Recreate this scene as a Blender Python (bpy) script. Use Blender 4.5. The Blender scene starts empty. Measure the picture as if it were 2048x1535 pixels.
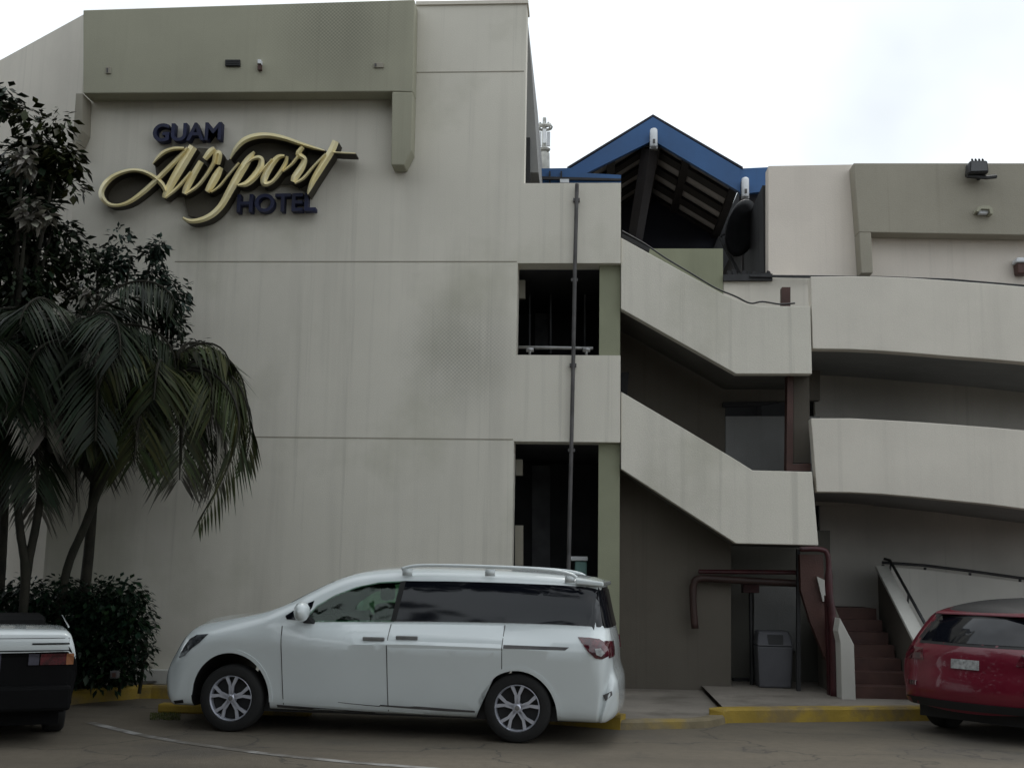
import bpy, bmesh, math, random
from mathutils import Vector, Matrix
from mathutils.bvhtree import BVHTree
R = math.radians
random.seed(7)
SC = bpy.context.scene
COL = SC.collection

# ------------------------------------------------------------------ camera (fitted to the facade's own lines)
F = 2309.0
YAW, PITCH, ROLL = -0.0675, 0.1574, 0.0175
CX, CY = 1024.0, 767.5
CD = Vector((math.sin(YAW)*math.cos(PITCH), math.cos(YAW)*math.cos(PITCH), math.sin(PITCH)))
_r = Vector((math.cos(YAW), -math.sin(YAW), 0)); _u = _r.cross(CD)
CR = _r*math.cos(ROLL) + _u*math.sin(ROLL)
CU = _u*math.cos(ROLL) - _r*math.sin(ROLL)
EYE = 1.65
def ray(x, y): return CR*((x-CX)/F) - CU*((y-CY)/F) + CD
_d = ray(740, 1366)
DIST = _d.y*((EYE-0.15)/(-_d.z))
CAM = Vector((0, -DIST, EYE))
def at(x, y, Y=0.0):
    d = ray(x, y); return CAM + d*((Y-CAM.y)/d.y)
def gnd(x, y, z=0.0):
    d = ray(x, y); return CAM + d*((z-CAM.z)/d.z)

cam = bpy.data.cameras.new('camera'); camo = bpy.data.objects.new('camera', cam); COL.objects.link(camo)
cam.sensor_width = 36; cam.lens = F/2048*36; cam.clip_end = 3000; cam.clip_start = 0.05
m = Matrix((CR, CU, -CD)).transposed().to_4x4(); m.translation = CAM
camo.matrix_world = m
SC.camera = camo

# ------------------------------------------------------------------ materials
def sock(n, k): return n.inputs[k]
def mat(name, col, rough=0.8, var=0.15, vscale=3.0, bump=0.0, bscale=60.0, metal=0.0, spec=0.5, coat=0.0,
        col2=None, streak=0.0, island=0.0, fine=0.0, trans=0.0, dirt=None, smear=0.0):
    M = bpy.data.materials.new(name); M.use_nodes = True
    nt = M.node_tree; N = nt.nodes; L = nt.links
    b = N['Principled BSDF']
    b.inputs['Roughness'].default_value = rough; b.inputs['Metallic'].default_value = metal
    b.inputs['Specular IOR Level'].default_value = spec
    if coat: b.inputs['Coat Weight'].default_value = coat; b.inputs['Coat Roughness'].default_value = 0.05
    if trans: b.inputs['Transmission Weight'].default_value = trans
    tc = N.new('ShaderNodeTexCoord'); co = tc.outputs['Object']
    def noise(scale, det=5, vec=None, rgh=0.55):
        n = N.new('ShaderNodeTexNoise'); n.inputs['Scale'].default_value = scale; n.inputs['Detail'].default_value = det
        n.inputs['Roughness'].default_value = rgh
        L.new(vec or co, n.inputs['Vector']); return n.outputs['Fac']
    def mapping(s):
        n = N.new('ShaderNodeMapping'); n.inputs['Scale'].default_value = s; L.new(co, n.inputs['Vector']); return n.outputs['Vector']
    def ramp(f, a, c):
        n = N.new('ShaderNodeMapRange'); n.inputs[1].default_value = a; n.inputs[2].default_value = c
        L.new(f, n.inputs[0]); return n.outputs[0]
    def mix(f, a, c, mode='MIX'):
        n = N.new('ShaderNodeMix'); n.data_type = 'RGBA'; n.blend_type = mode
        if hasattr(f, 'links'): L.new(f, n.inputs[0])
        else: n.inputs[0].default_value = f
        for v, i in ((a, 6), (c, 7)):
            if hasattr(v, 'links'): L.new(v, n.inputs[i])
            else: n.inputs[i].default_value = (*v[:3], 1)
        return n.outputs[2]
    def math_(op, a, c):
        n = N.new('ShaderNodeMath'); n.operation = op
        for v, i in ((a, 0), (c, 1)):
            if hasattr(v, 'links'): L.new(v, n.inputs[i])
            else: n.inputs[i].default_value = v
        return n.outputs[0]
    c = tuple(col)
    c2 = tuple(col2) if col2 else tuple(x*(1-2*var) for x in c)
    out = mix(ramp(noise(vscale), 0.35, 0.68), c, c2)
    if fine:
        out = mix(fine, out, mix(ramp(noise(bscale*1.3, 3), 0.3, 0.7), tuple(x*0.6 for x in c), tuple(min(1, x*1.35) for x in c)))
    if streak:
        s = ramp(noise(1.0, 6, mapping((2.2, 2.2, 0.16))), 0.52, 0.78)
        s2 = ramp(noise(1.0, 6, mapping((9, 9, 0.3))), 0.55, 0.8)
        out = mix(math_('MULTIPLY', s, streak), out, tuple(x*0.72 for x in c), 'MIX')
        out = mix(math_('MULTIPLY', s2, streak*0.6), out, tuple(x*0.66 for x in c))
    if streak:
        s4 = ramp(noise(1.0, 5, mapping((7, 7, 0.12)), 0.6), 0.60, 0.67)
        out = mix(math_('MULTIPLY', s4, streak*0.55), out, tuple(x*0.6 for x in c))
        s5 = ramp(noise(0.7, 6), 0.60, 0.66)
        out = mix(math_('MULTIPLY', s5, streak*0.35), out, tuple(min(1, x*1.08) for x in c))
    if smear:
        out = mix(math_('MULTIPLY', ramp(noise(11, 5), 0.42, 0.64), 0.4), out, tuple(x*0.62 for x in c))
        out = mix(math_('MULTIPLY', ramp(noise(0.9, 7, None, 0.7), 0.60, 0.66), 0.5), out, (0.05, 0.046, 0.04))
        s3 = ramp(noise(1.0, 7, mapping((0.16, 1.5, 1.0)), 0.65), 0.42, 0.66)
        out = mix(math_('MULTIPLY', s3, smear), out, tuple(x*0.55 for x in c))
        cr = N.new('ShaderNodeTexVoronoi'); cr.feature = 'DISTANCE_TO_EDGE'; cr.inputs['Scale'].default_value = 0.42
        wv = N.new('ShaderNodeVectorMath'); wv.operation = 'ADD'; nn = N.new('ShaderNodeTexNoise'); nn.inputs['Scale'].default_value = 1.4; nn.inputs['Detail'].default_value = 6
        L.new(co, nn.inputs['Vector']); L.new(co, wv.inputs[0]); L.new(nn.outputs['Color'], wv.inputs[1]); L.new(wv.outputs[0], cr.inputs['Vector'])
        ck = ramp(cr.outputs['Distance'], 0.008, 0.0)
        out = mix(math_('MULTIPLY', ck, 0.7), out, (0.03, 0.028, 0.025))
    if dirt:
        d = ramp(noise(dirt[1], 6), dirt[2], dirt[2]+0.15)
        out = mix(math_('MULTIPLY', d, dirt[3]), out, dirt[0])
    if island:
        g = N.new('ShaderNodeNewGeometry')
        out = mix(1.0, out, (1, 1, 1)) if False else out
        h = N.new('ShaderNodeHueSaturation'); L.new(out, h.inputs['Color'])
        v = N.new('ShaderNodeMapRange'); v.inputs[3].default_value = 1-island; v.inputs[4].default_value = 1+island*1.5
        L.new(g.outputs['Random Per Island'], v.inputs[0]); L.new(v.outputs[0], h.inputs['Value'])
        hh = N.new('ShaderNodeMapRange'); hh.inputs[3].default_value = 0.46; hh.inputs[4].default_value = 0.55
        w = N.new('ShaderNodeMath'); w.operation = 'FRACT'; w2 = math_('MULTIPLY', g.outputs['Random Per Island'], 7.13)
        L.new(w2, w.inputs[0]); L.new(w.outputs[0], hh.inputs[0]); L.new(hh.outputs[0], h.inputs['Hue'])
        out = h.outputs['Color']
    L.new(out, b.inputs['Base Color'])
    if bump:
        bp = N.new('ShaderNodeBump'); bp.inputs['Strength'].default_value = bump; bp.inputs['Distance'].default_value = 0.02
        L.new(noise(bscale, 6), bp.inputs['Height']); L.new(bp.outputs[0], b.inputs['Normal'])
    M['_mix'] = 1
    return M

def worn_patch(M, spots, col):
    """a round worn area whose stucco shows a fine woven grain"""
    nt = M.node_tree; N = nt.nodes; L = nt.links; b = N['Principled BSDF']
    src = b.inputs['Base Color'].links[0].from_socket
    tc = N.new('ShaderNodeTexCoord'); sp = N.new('ShaderNodeSeparateXYZ'); L.new(tc.outputs['Object'], sp.inputs[0])
    def ma(op, a, c, d=None):
        n = N.new('ShaderNodeMath'); n.operation = op
        for i, v in enumerate((a, c, d)):
            if v is None: continue
            if hasattr(v, 'links'): L.new(v, n.inputs[i])
            else: n.inputs[i].default_value = v
        return n.outputs[0]
    tot = None
    for px, py, rad in spots:
        p = at(px, py)
        dx = ma('SUBTRACT', sp.outputs[0], p.x); dz = ma('SUBTRACT', sp.outputs[2], p.z)
        r = ma('SQRT', ma('ADD', ma('MULTIPLY', dx, dx), ma('MULTIPLY', dz, dz)), 0)
        f = N.new('ShaderNodeMapRange'); f.inputs[1].default_value = rad; f.inputs[2].default_value = rad*0.25
        L.new(r, f.inputs[0])
        tot = f.outputs[0] if tot is None else ma('MAXIMUM', tot, f.outputs[0])
    k = 2*math.pi/0.052
    dots = ma('MULTIPLY', ma('SINE', ma('MULTIPLY', sp.outputs[0], k), 0), ma('SINE', ma('MULTIPLY', sp.outputs[2], k), 0))
    dots = ma('MULTIPLY', ma('ADD', ma('MULTIPLY', dots, 0.5), 0.5), tot)
    mx = N.new('ShaderNodeMix'); mx.data_type = 'RGBA'
    L.new(ma('MULTIPLY', dots, 0.5), mx.inputs[0]); L.new(src, mx.inputs[6]); mx.inputs[7].default_value = (*col, 1)
    L.new(mx.outputs[2], b.inputs['Base Color'])
    return M

M = {}
M['stucco'] = worn_patch(mat('stucco_paint', (0.745, 0.71, 0.625), 0.9, 0.06, 0.5, 0.25, 90, streak=0.55, fine=0.12, dirt=((0.44, 0.43, 0.34), 0.4, 0.52, 0.6)), ((915, 705, 0.95),), (0.20, 0.20, 0.19))
M['pale'] = mat('pale_stucco_paint', (0.745, 0.70, 0.62), 0.9, 0.07, 0.7, 0.22, 90, streak=0.3, fine=0.1)
M['warm'] = mat('warm_stucco_paint', (0.765, 0.695, 0.62), 0.9, 0.07, 0.7, 0.22, 90, streak=0.3, fine=0.1)
M['olive'] = worn_patch(mat('olive_band_paint', (0.40, 0.39, 0.30), 0.9, 0.08, 0.6, 0.25, 90, streak=0.35, fine=0.12), ((685, 60, 1.15),), (0.07, 0.07, 0.06))
M['khaki'] = mat('khaki_band_paint', (0.35, 0.325, 0.265), 0.9, 0.08, 0.6, 0.25, 90, streak=0.35, fine=0.12)
M['jamb'] = mat('olive_jamb_paint', (0.30, 0.31, 0.215), 0.9, 0.08, 0.8, 0.2, 90, streak=0.3)
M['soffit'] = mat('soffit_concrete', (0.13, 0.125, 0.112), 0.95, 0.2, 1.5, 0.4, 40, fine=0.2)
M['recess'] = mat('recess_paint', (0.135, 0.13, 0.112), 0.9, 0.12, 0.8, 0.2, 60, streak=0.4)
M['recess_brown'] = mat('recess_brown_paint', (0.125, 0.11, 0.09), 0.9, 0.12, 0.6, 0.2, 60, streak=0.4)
M['gallery'] = mat('gallery_wall_paint', (0.50, 0.475, 0.435), 0.9, 0.12, 0.8, 0.2, 60, streak=0.5)
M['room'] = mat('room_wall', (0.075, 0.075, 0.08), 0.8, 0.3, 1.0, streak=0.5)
M['inner'] = mat('inner_frame_paint', (0.16, 0.16, 0.17), 0.6, 0.2, 3)
M['grey_wall'] = mat('grey_wall_paint', (0.27, 0.27, 0.265), 0.9, 0.12, 0.8, 0.2, 60, streak=0.4)
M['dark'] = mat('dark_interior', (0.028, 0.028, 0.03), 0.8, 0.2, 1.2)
M['navy'] = mat('navy_dark_boards', (0.018, 0.02, 0.035), 0.7, 0.2, 1.2)
M['blue'] = mat('blue_roof_metal', (0.026, 0.108, 0.285), 0.5, 0.12, 1.2, 0.1, 8, streak=0.4)
M['rafter'] = mat('dark_stained_timber', (0.018, 0.013, 0.012), 0.7, 0.2, 4, 0.2, 40)
M['panel'] = mat('ceiling_board', (0.42, 0.39, 0.38), 0.9, 0.15, 1.0, 0.1, 30)
M['brown'] = mat('red_brown_paint', (0.085, 0.036, 0.028), 0.6, 0.2, 3, 0.2, 40, streak=0.4)
M['red_dark'] = mat('dark_red_paint', (0.055, 0.008, 0.011), 0.45, 0.25, 5, 0.15, 50)
M['rail_brown'] = mat('rail_brown_paint', (0.04, 0.018, 0.014), 0.6, 0.2, 3)
M['brown_tile'] = mat('brown_step_paint', (0.085, 0.040, 0.032), 0.7, 0.2, 3, 0.2, 40)
M['metal_dark'] = mat('dark_metal', (0.03, 0.03, 0.032), 0.5, 0.2, 8, metal=0.3)
M['metal_grey'] = mat('grey_metal', (0.35, 0.35, 0.35), 0.4, 0.15, 8, metal=0.8)
M['white_plastic'] = mat('white_plastic', (0.75, 0.77, 0.80), 0.4, 0.06, 8)
M['pipe'] = mat('pipe_paint', (0.10, 0.095, 0.095), 0.6, 0.25, 4, streak=0.4)
M['teal'] = mat('teal_enamel', (0.20, 0.36, 0.34), 0.5, 0.1, 5)
M['cream'] = mat('cream_letter_face', (0.92, 0.78, 0.40), 0.34, 0.1, 3.0, metal=0.25, spec=0.8, col2=(0.90, 0.82, 0.56), fine=0.08)
M['bronze'] = mat('dark_bronze_return', (0.035, 0.028, 0.018), 0.6, 0.2, 3)
M['bronze_plate'] = mat('bronze_backing', (0.10, 0.088, 0.065), 0.7, 0.2, 2)
M['navy_letter'] = mat('navy_letter', (0.010, 0.015, 0.062), 0.6, 0.25, 4)
M['bin'] = mat('grey_bin_plastic', (0.10, 0.10, 0.112), 0.6, 0.1, 3)
M['white_car'] = mat('white_car_paint', (0.72, 0.775, 0.785), 0.22, 0.03, 1.0, coat=1.0)
M['red_car'] = mat('red_car_paint', (0.15, 0.001, 0.017), 0.32, 0.1, 1.0, coat=0.6)
M['glass_dark'] = mat('privacy_glass', (0.006, 0.007, 0.011), 0.06, 0.1, 1.0, spec=0.5)
M['glass_grey'] = mat('grey_rear_glass', (0.02, 0.022, 0.026), 0.08, 0.1, 1.0, spec=0.8)
M['black'] = mat('black_plastic', (0.012, 0.012, 0.013), 0.6, 0.1, 6)
M['black_matte'] = mat('black_matte_trim', (0.006, 0.006, 0.0065), 0.8, 0.1, 6, spec=0.12)
M['tyre'] = mat('tyre_rubber', (0.014, 0.014, 0.014), 0.85, 0.1, 6, 0.2, 60)
M['chrome'] = mat('wheel_chrome', (0.62, 0.64, 0.72), 0.32, 0.05, 6, metal=0.55)
M['lamp_red'] = mat('red_lamp_lens', (0.11, 0.012, 0.02), 0.12, 0.3, 14, coat=1.0, col2=(0.03, 0.004, 0.01))
M['lamp_amber'] = mat('amber_lamp_lens', (0.36, 0.15, 0.07), 0.2, 0.1, 14, coat=0.5)
M['lamp_clear'] = mat('clear_lamp_lens', (0.07, 0.075, 0.085), 0.1, 0.4, 18, coat=1.0)
M['lamp_grey'] = mat('grey_lamp_lens', (0.08, 0.08, 0.11), 0.2, 0.2, 14, coat=0.5)
M['plate'] = mat('plate_paint', (0.42, 0.43, 0.43), 0.5, 0.25, 30)
M['trunk'] = mat('palm_bark', (0.028, 0.025, 0.016), 0.9, 0.3, 6, 0.5, 30, dirt=((0.02, 0.022, 0.01), 3, 0.5, 0.6))
M['leaf'] = mat('dark_green_leaf', (0.014, 0.023, 0.010), 0.5, 0.2, 0.8, spec=0.22, island=0.55)
M['leaf_teal'] = mat('blue_green_leaf', (0.028, 0.046, 0.034), 0.5, 0.2, 0.8, spec=0.22, island=0.5)
M['leaf_olive'] = mat('olive_leaf', (0.028, 0.034, 0.009), 0.5, 0.2, 0.8, spec=0.22, island=0.5)
M['leaf_lit'] = mat('pale_lit_leaf', (0.24, 0.225, 0.19), 0.6, 0.2, 1.5, island=0.4)  # pale colour paints in the light caught by glossy leaves
M['grass'] = mat('short_grass', (0.085, 0.10, 0.02), 0.7, 0.2, 2, island=0.4)
M['leaf_hedge'] = mat('hedge_leaf', (0.008, 0.022, 0.009), 0.45, 0.2, 2, spec=0.22, island=0.5)
M['yellow'] = mat('yellow_kerb_paint', (0.36, 0.245, 0.03), 0.75, 0.15, 2.0, 0.3, 30, dirt=((0.16, 0.12, 0.07), 2.6, 0.48, 0.75))
M['kerb_low'] = mat('worn_kerb_concrete', (0.22, 0.18, 0.11), 0.9, 0.2, 3.0, 0.3, 30, dirt=((0.30, 0.21, 0.04), 2.2, 0.52, 0.8))
M['pavement'] = mat('pavement_concrete', (0.23, 0.205, 0.175), 0.9, 0.18, 1.1, 0.25, 40, fine=0.2, dirt=((0.07, 0.06, 0.045), 1.4, 0.54, 0.6))
M['asphalt'] = mat('asphalt', (0.155, 0.131, 0.098), 0.88, 0.22, 0.22, 0.35, 70, fine=0.4, dirt=((0.06, 0.055, 0.05), 0.35, 0.50, 0.75), smear=0.55)
M['line'] = mat('worn_white_line', (0.33, 0.32, 0.305), 0.8, 0.25, 3, dirt=((0.12, 0.108, 0.09), 3.0, 0.42, 0.95))
M['soil'] = mat('planting_soil', (0.05, 0.04, 0.028), 0.95, 0.3, 4, 0.5, 20)
M['white_wall'] = mat('white_low_wall_paint', (0.56, 0.55, 0.51), 0.85, 0.08, 1.0, 0.15, 60, streak=0.3)
M['mast'] = mat('pale_mast_paint', (0.52, 0.52, 0.49), 0.6, 0.2, 6)

def clear_glass(name, tint):
    g = bpy.data.materials.new(name); g.use_nodes = True; nt = g.node_tree; N = nt.nodes; L = nt.links
    N.remove(N['Principled BSDF'])
    t = N.new('ShaderNodeBsdfTransparent'); t.inputs[0].default_value = (*tint, 1)
    gl = N.new('ShaderNodeBsdfGlossy'); gl.inputs['Roughness'].default_value = 0.03
    fr = N.new('ShaderNodeFresnel'); fr.inputs[0].default_value = 1.6
    mx = N.new('ShaderNodeMixShader'); L.new(fr.outputs[0], mx.inputs[0]); L.new(t.outputs[0], mx.inputs[1]); L.new(gl.outputs[0], mx.inputs[2])
    L.new(mx.outputs[0], N['Material Output'].inputs[0]); return g
M['glass_green'] = clear_glass('green_reflection_glass', (0.50, 0.66, 0.55))  # tint stands in for the green of trees reflected in the window

# ------------------------------------------------------------------ mesh helpers
class MB:
    def __init__(s): s.v = []; s.f = []; s.mi = []; s.cur = 0
    def add(s, vs, fs):
        o = len(s.v); s.v += [tuple(v) for v in vs]
        for f in fs: s.f.append([i+o for i in f]); s.mi.append(s.cur)
    def box(s, a, b):
        (x0, y0, z0), (x1, y1, z1) = a, b
        x0, x1 = sorted((x0, x1)); y0, y1 = sorted((y0, y1)); z0, z1 = sorted((z0, z1))
        s.add([(x0,y0,z0),(x1,y0,z0),(x1,y1,z0),(x0,y1,z0),(x0,y0,z1),(x1,y0,z1),(x1,y1,z1),(x0,y1,z1)],
              [(3,2,1,0),(4,5,6,7),(0,1,5,4),(1,2,6,5),(2,3,7,6),(3,0,4,7)]); return s
    def prism(s, pts, off):
        """closed 3-D polygon swept along the vector off"""
        n = len(pts); off = Vector(off); pts = [Vector(p) for p in pts]
        nn = Vector((0, 0, 0))
        for i in range(n): nn += pts[i].cross(pts[(i+1) % n])
        if nn.dot(off) > 0: pts = pts[::-1]
        s.add(pts + [p+off for p in pts], [list(range(n)), list(range(2*n-1, n-1, -1))] +
              [[i, i+n, (i+1) % n + n, (i+1) % n] for i in range(n)]); return s
    def pz(s, px, Y, depth):
        return s.prism([at(x, y, Y) for x, y in px], (0, depth, 0))
    def tube(s, pts, rad, n=8, cap=True):
        pts = [Vector(p) for p in pts]
        rs = rad if isinstance(rad, (list, tuple)) else [rad]*len(pts)
        rings = []; up = Vector((0.13, 0.31, 0.94))
        for i, p in enumerate(pts):
            t = (pts[min(i+1, len(pts)-1)] - pts[max(i-1, 0)]).normalized()
            a = t.cross(up)
            if a.length < 0.05: a = t.cross(Vector((1, 0, 0)))
            a.normalize(); b = t.cross(a); up = b if False else up
            rings.append([p + (a*math.cos(2*math.pi*k/n) + b*math.sin(2*math.pi*k/n))*rs[i] for k in range(n)])
        vs = [v for r in rings for v in r]; fs = []
        for i in range(len(pts)-1):
            for k in range(n): fs.append((i*n+k, i*n+(k+1) % n, (i+1)*n+(k+1) % n, (i+1)*n+k))
        if cap: fs += [list(range(n-1, -1, -1)), [(len(pts)-1)*n+k for k in range(n)]]
        s.add(vs, fs); return s
    def lathe(s, prof, n=32, c=(0, 0, 0), axis='Y', closed=False):
        vs = []; fs = []; c = Vector(c)
        for r, h in prof:
            for k in range(n):
                a = 2*math.pi*k/n
                q = (r*math.cos(a), h, r*math.sin(a)) if axis == 'Y' else (r*math.cos(a), r*math.sin(a), h)
                vs.append(c+Vector(q))
        m_ = len(prof)
        for i in range(m_ if closed else m_-1):
            for k in range(n):
                j = (i+1) % m_
                fs.append((i*n+k, i*n+(k+1) % n, j*n+(k+1) % n, j*n+k))
        s.add(vs, fs); return s
    def quad(s, a, b, c, d): s.add([a, b, c, d], [(0, 1, 2, 3)]); return s
    def mesh(s, name):
        me = bpy.data.meshes.new(name); me.from_pydata(s.v, [], s.f)
        for i, p in enumerate(me.polygons): p.material_index = s.mi[i]
        return me
    def build(s, name, mats, parent=None, smooth=False, bevel=0.0, fix=True):
        me = s.mesh(name)
        if fix:
            b = bmesh.new(); b.from_mesh(me); bmesh.ops.recalc_face_normals(b, faces=b.faces); b.to_mesh(me); b.free()
        return put(name, me, mats, parent, smooth, bevel)

def put(name, me, mats, parent=None, smooth=False, bevel=0.0):
    if not isinstance(mats, (list, tuple)): mats = [mats]
    for x in mats:
        me.materials.append(M[x] if isinstance(x, str) else x)
    if smooth:
        me.shade_smooth()
    o = bpy.data.objects.new(name, me); COL.objects.link(o)
    if parent:
        o.parent = parent
        if not parent.get('_local'): o.matrix_parent_inverse = parent.matrix_basis.inverted()
    if bevel:
        md = o.modifiers.new('bevel', 'BEVEL'); md.width = bevel; md.segments = 2; md.limit_method = 'ANGLE'
    return o
def tag(o, label, cat, group=None):
    o['label'] = label; o['category'] = cat
    if group: o['group'] = group
    return o
def thing(name, label, cat, loc=(0, 0, 0), rz=0.0, group=None, local=False):
    o = bpy.data.objects.new(name, None); COL.objects.link(o); o.empty_display_size = 0.2
    o.location = loc; o.rotation_euler = (0, 0, rz)
    if local: o['_local'] = 1
    return tag(o, label, cat, group)
def struct(o, kind='structure'): o['kind'] = kind; return o
def catmull(pts, n=6):
    out = []; P = [Vector(p) for p in pts]
    for i in range(len(P)-1):
        a = P[max(i-1, 0)]; b = P[i]; c = P[i+1]; d = P[min(i+2, len(P)-1)]
        for k in range(n):
            t = k/n
            out.append(0.5*((2*b) + (c-a)*t + (2*a-5*b+4*c-d)*t*t + (3*b-a-3*c+d)*t**3))
    out.append(P[-1]); return out

# ------------------------------------------------------------------ world + sun
def setup_world():
    w = bpy.data.worlds.new('World'); SC.world = w; w.use_nodes = True
    nt = w.node_tree; N = nt.nodes; L = nt.links; bg = N['Background']
    sky = N.new('ShaderNodeTexSky'); sky.sky_type = 'NISHITA'; sky.sun_disc = False
    sky.sun_elevation = R(58); sky.sun_rotation = R(20)
    tc = N.new('ShaderNodeTexCoord'); sp = N.new('ShaderNodeSeparateXYZ'); L.new(tc.outputs['Generated'], sp.inputs[0])
    def ma(op, a, c):
        n = N.new('ShaderNodeMath'); n.operation = op
        for v, i in ((a, 0), (c, 1)):
            if hasattr(v, 'links'): L.new(v, n.inputs[i])
            else: n.inputs[i].default_value = v
        return n.outputs[0]
    g = ma('ADD', ma('MULTIPLY', sp.outputs[1], 0.75), ma('MULTIPLY', sp.outputs[2], 0.62))
    nz = N.new('ShaderNodeTexNoise'); nz.inputs['Scale'].default_value = 2.2; nz.inputs['Detail'].default_value = 6
    L.new(tc.outputs['Generated'], nz.inputs['Vector'])
    g = ma('ADD', g, ma('MULTIPLY', ma('SUBTRACT', nz.outputs['Fac'], 0.5), 0.35))
    mr = N.new('ShaderNodeMapRange'); mr.interpolation_type = 'SMOOTHSTEP'
    mr.inputs[1].default_value = -0.55; mr.inputs[2].default_value = 0.62; mr.inputs[3].default_value = 8.6; mr.inputs[4].default_value = 9.6
    L.new(g, mr.inputs[0])
    tint = N.new('ShaderNodeMix'); tint.data_type = 'RGBA'; L.new(nz.outputs['Fac'], tint.inputs[0])
    tint.inputs[6].default_value = (0.86, 0.98, 1.04, 1); tint.inputs[7].default_value = (1.0, 0.995, 1.0, 1)
    cl = N.new('ShaderNodeVectorMath'); cl.operation = 'SCALE'; L.new(tint.outputs[2], cl.inputs[0]); n2 = N.new('ShaderNodeTexNoise'); n2.inputs['Scale'].default_value = 3.2; n2.inputs['Detail'].default_value = 4; L.new(tc.outputs['Generated'], n2.inputs['Vector']); L.new(ma('MULTIPLY', mr.outputs[0], ma('ADD', 0.45, ma('MULTIPLY', n2.outputs['Fac'], 1.1))), cl.inputs['Scale'])
    mx = N.new('ShaderNodeMix'); mx.data_type = 'RGBA'; mx.inputs[0].default_value = 0.90
    L.new(sky.outputs[0], mx.inputs[6]); L.new(cl.outputs[0], mx.inputs[7])
    L.new(mx.outputs[2], bg.inputs[0]); bg.inputs[1].default_value = 0.1
    s = bpy.data.lights.new('sun', 'SUN'); s.energy = 0.7; s.angle = R(20); s.color = (1, 0.96, 0.9)
    so = bpy.data.objects.new('sun', s); COL.objects.link(so)
    az, el = R(20), R(58)
    v = Vector((math.sin(az)*math.cos(el), math.cos(az)*math.cos(el), math.sin(el)))
    so.rotation_euler = (-v).to_track_quat('-Z', 'Y').to_euler()
    SC.view_settings.view_transform = 'Standard'; SC.view_settings.look = 'None'
    SC.view_settings.exposure = 0.32; SC.view_settings.gamma = 1
setup_world()

# ------------------------------------------------------------------ ground, kerb, pavement
def sheet(pts, z): return [Vector((p.x, p.y, z)) for p in pts]
g = MB(); g.quad((-400, -400, 0), (400, -400, 0), (400, 400, 0), (-400, 400, 0))
struct(g.build('road', 'asphalt'))
KH = 0.15
kerb_px = [(60, 1424), (140, 1409), (240, 1400), (340, 1397)]
kl = [gnd(x, y) for x, y in kerb_px]
kl = [Vector((kl[0].x-4.0, kl[0].y-2.6, 0)), Vector((kl[0].x-1.0, kl[0].y-0.55, 0))] + kl
kr = [gnd(x, y) for x, y in [(1240, 1459), (1330, 1457), (1410, 1455)]]
kj = gnd(1452, 1447)
kr2 = [gnd(x, y) for x, y in [(1470, 1445), (1640, 1443), (1840, 1441), (1890, 1440)]]
def kerb_run(pts, h, w, name, m_, jit=0.0):
    b = MB(); P = [Vector((p.x, p.y, 0)) for p in pts]
    L_ = []
    for i, p in enumerate(P):
        t = (P[min(i+1, len(P)-1)]-P[max(i-1, 0)]).normalized(); nrm = Vector((-t.y, t.x, 0))
        hh = h[i] if isinstance(h, list) else h
        L_.append([p+Vector((0, 0, -0.05)), p+nrm*0.012+Vector((0, 0, hh-0.025)), p+nrm*0.03+Vector((0, 0, hh)),
                   p+nrm*w+Vector((0, 0, hh)), p+nrm*w+Vector((0, 0, -0.05))])
    vs = [v for r in L_ for v in r]; fs = []
    for i in range(len(P)-1):
        for k in range(5): fs.append((i*5+k, (i+1)*5+k, (i+1)*5+(k+1) % 5, i*5+(k+1) % 5))
    fs += [(0, 1, 2, 3, 4), tuple((len(P)-1)*5+k for k in (4, 3, 2, 1, 0))]
    b.add(vs, fs)
    return struct(b.build(name, m_))
# the kerb passes behind the van
kmid = [kl[-1].lerp(kr[0], 0.5) + Vector((0, 0.25, 0))]
left_run = catmull(kl + kmid + [kr[0]], 5)
kerb_run(left_run, KH, 0.16, 'kerb', 'yellow')
drop = catmull(kr + [kj], 4)
kerb_run(drop, 0.095, 0.15, 'kerb', 'kerb_low')
kerb_run(catmull([kj]+kr2, 4), [0.12]+[KH+0.005]*16, 0.18, 'kerb', 'yellow')
b = MB(); rnd = random.Random(3)
# pavement behind the kerb
front = [p + Vector((0, 0.05, 0)) for p in left_run[8:]] + [p + Vector((0, 0.05, 0)) for p in drop[1:]]
def paved(front, z, name, m_, back=1.75):
    b = MB()
    for i in range(len(front)-1):
        p, q = front[i], front[i+1]
        b.quad((p.x, p.y, z), (q.x, q.y, z), (q.x, back, z), (p.x, back, z))
    return struct(b.build(name, m_))
paved(front, 0.088, 'pavement', 'pavement')
fr2 = [p + Vector((0, 0.05, 0)) for p in catmull([kj]+kr2, 4)]
fr2.append(Vector((16, fr2[-1].y+0.4, 0)))
paved(fr2, KH-0.004, 'pavement', 'pavement', 4.0)
# planting bed left
bed = [p + Vector((0, 0.1, 0)) for p in left_run[:22]]
paved(bed, 0.13, 'planting_bed', 'soil', 2.5)

# worn white parking line on the road
lp = [gnd(x, y, 0) for x, y in [(180, 1444), (255, 1463), (330, 1478), (480, 1500), (640, 1518), (820, 1533), (1000, 1546)]]
lp = catmull(lp, 5); b = MB()
for i in range(len(lp)-1):
    a, c = lp[i], lp[i+1]; n = Vector((-(c-a).y, (c-a).x, 0)).normalized()*0.05
    b.quad(*[Vector((q.x, q.y, 0.004)) for q in (a-n, c-n, c+n, a+n)])
struct(b.build('road_marking', 'line'))

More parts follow.
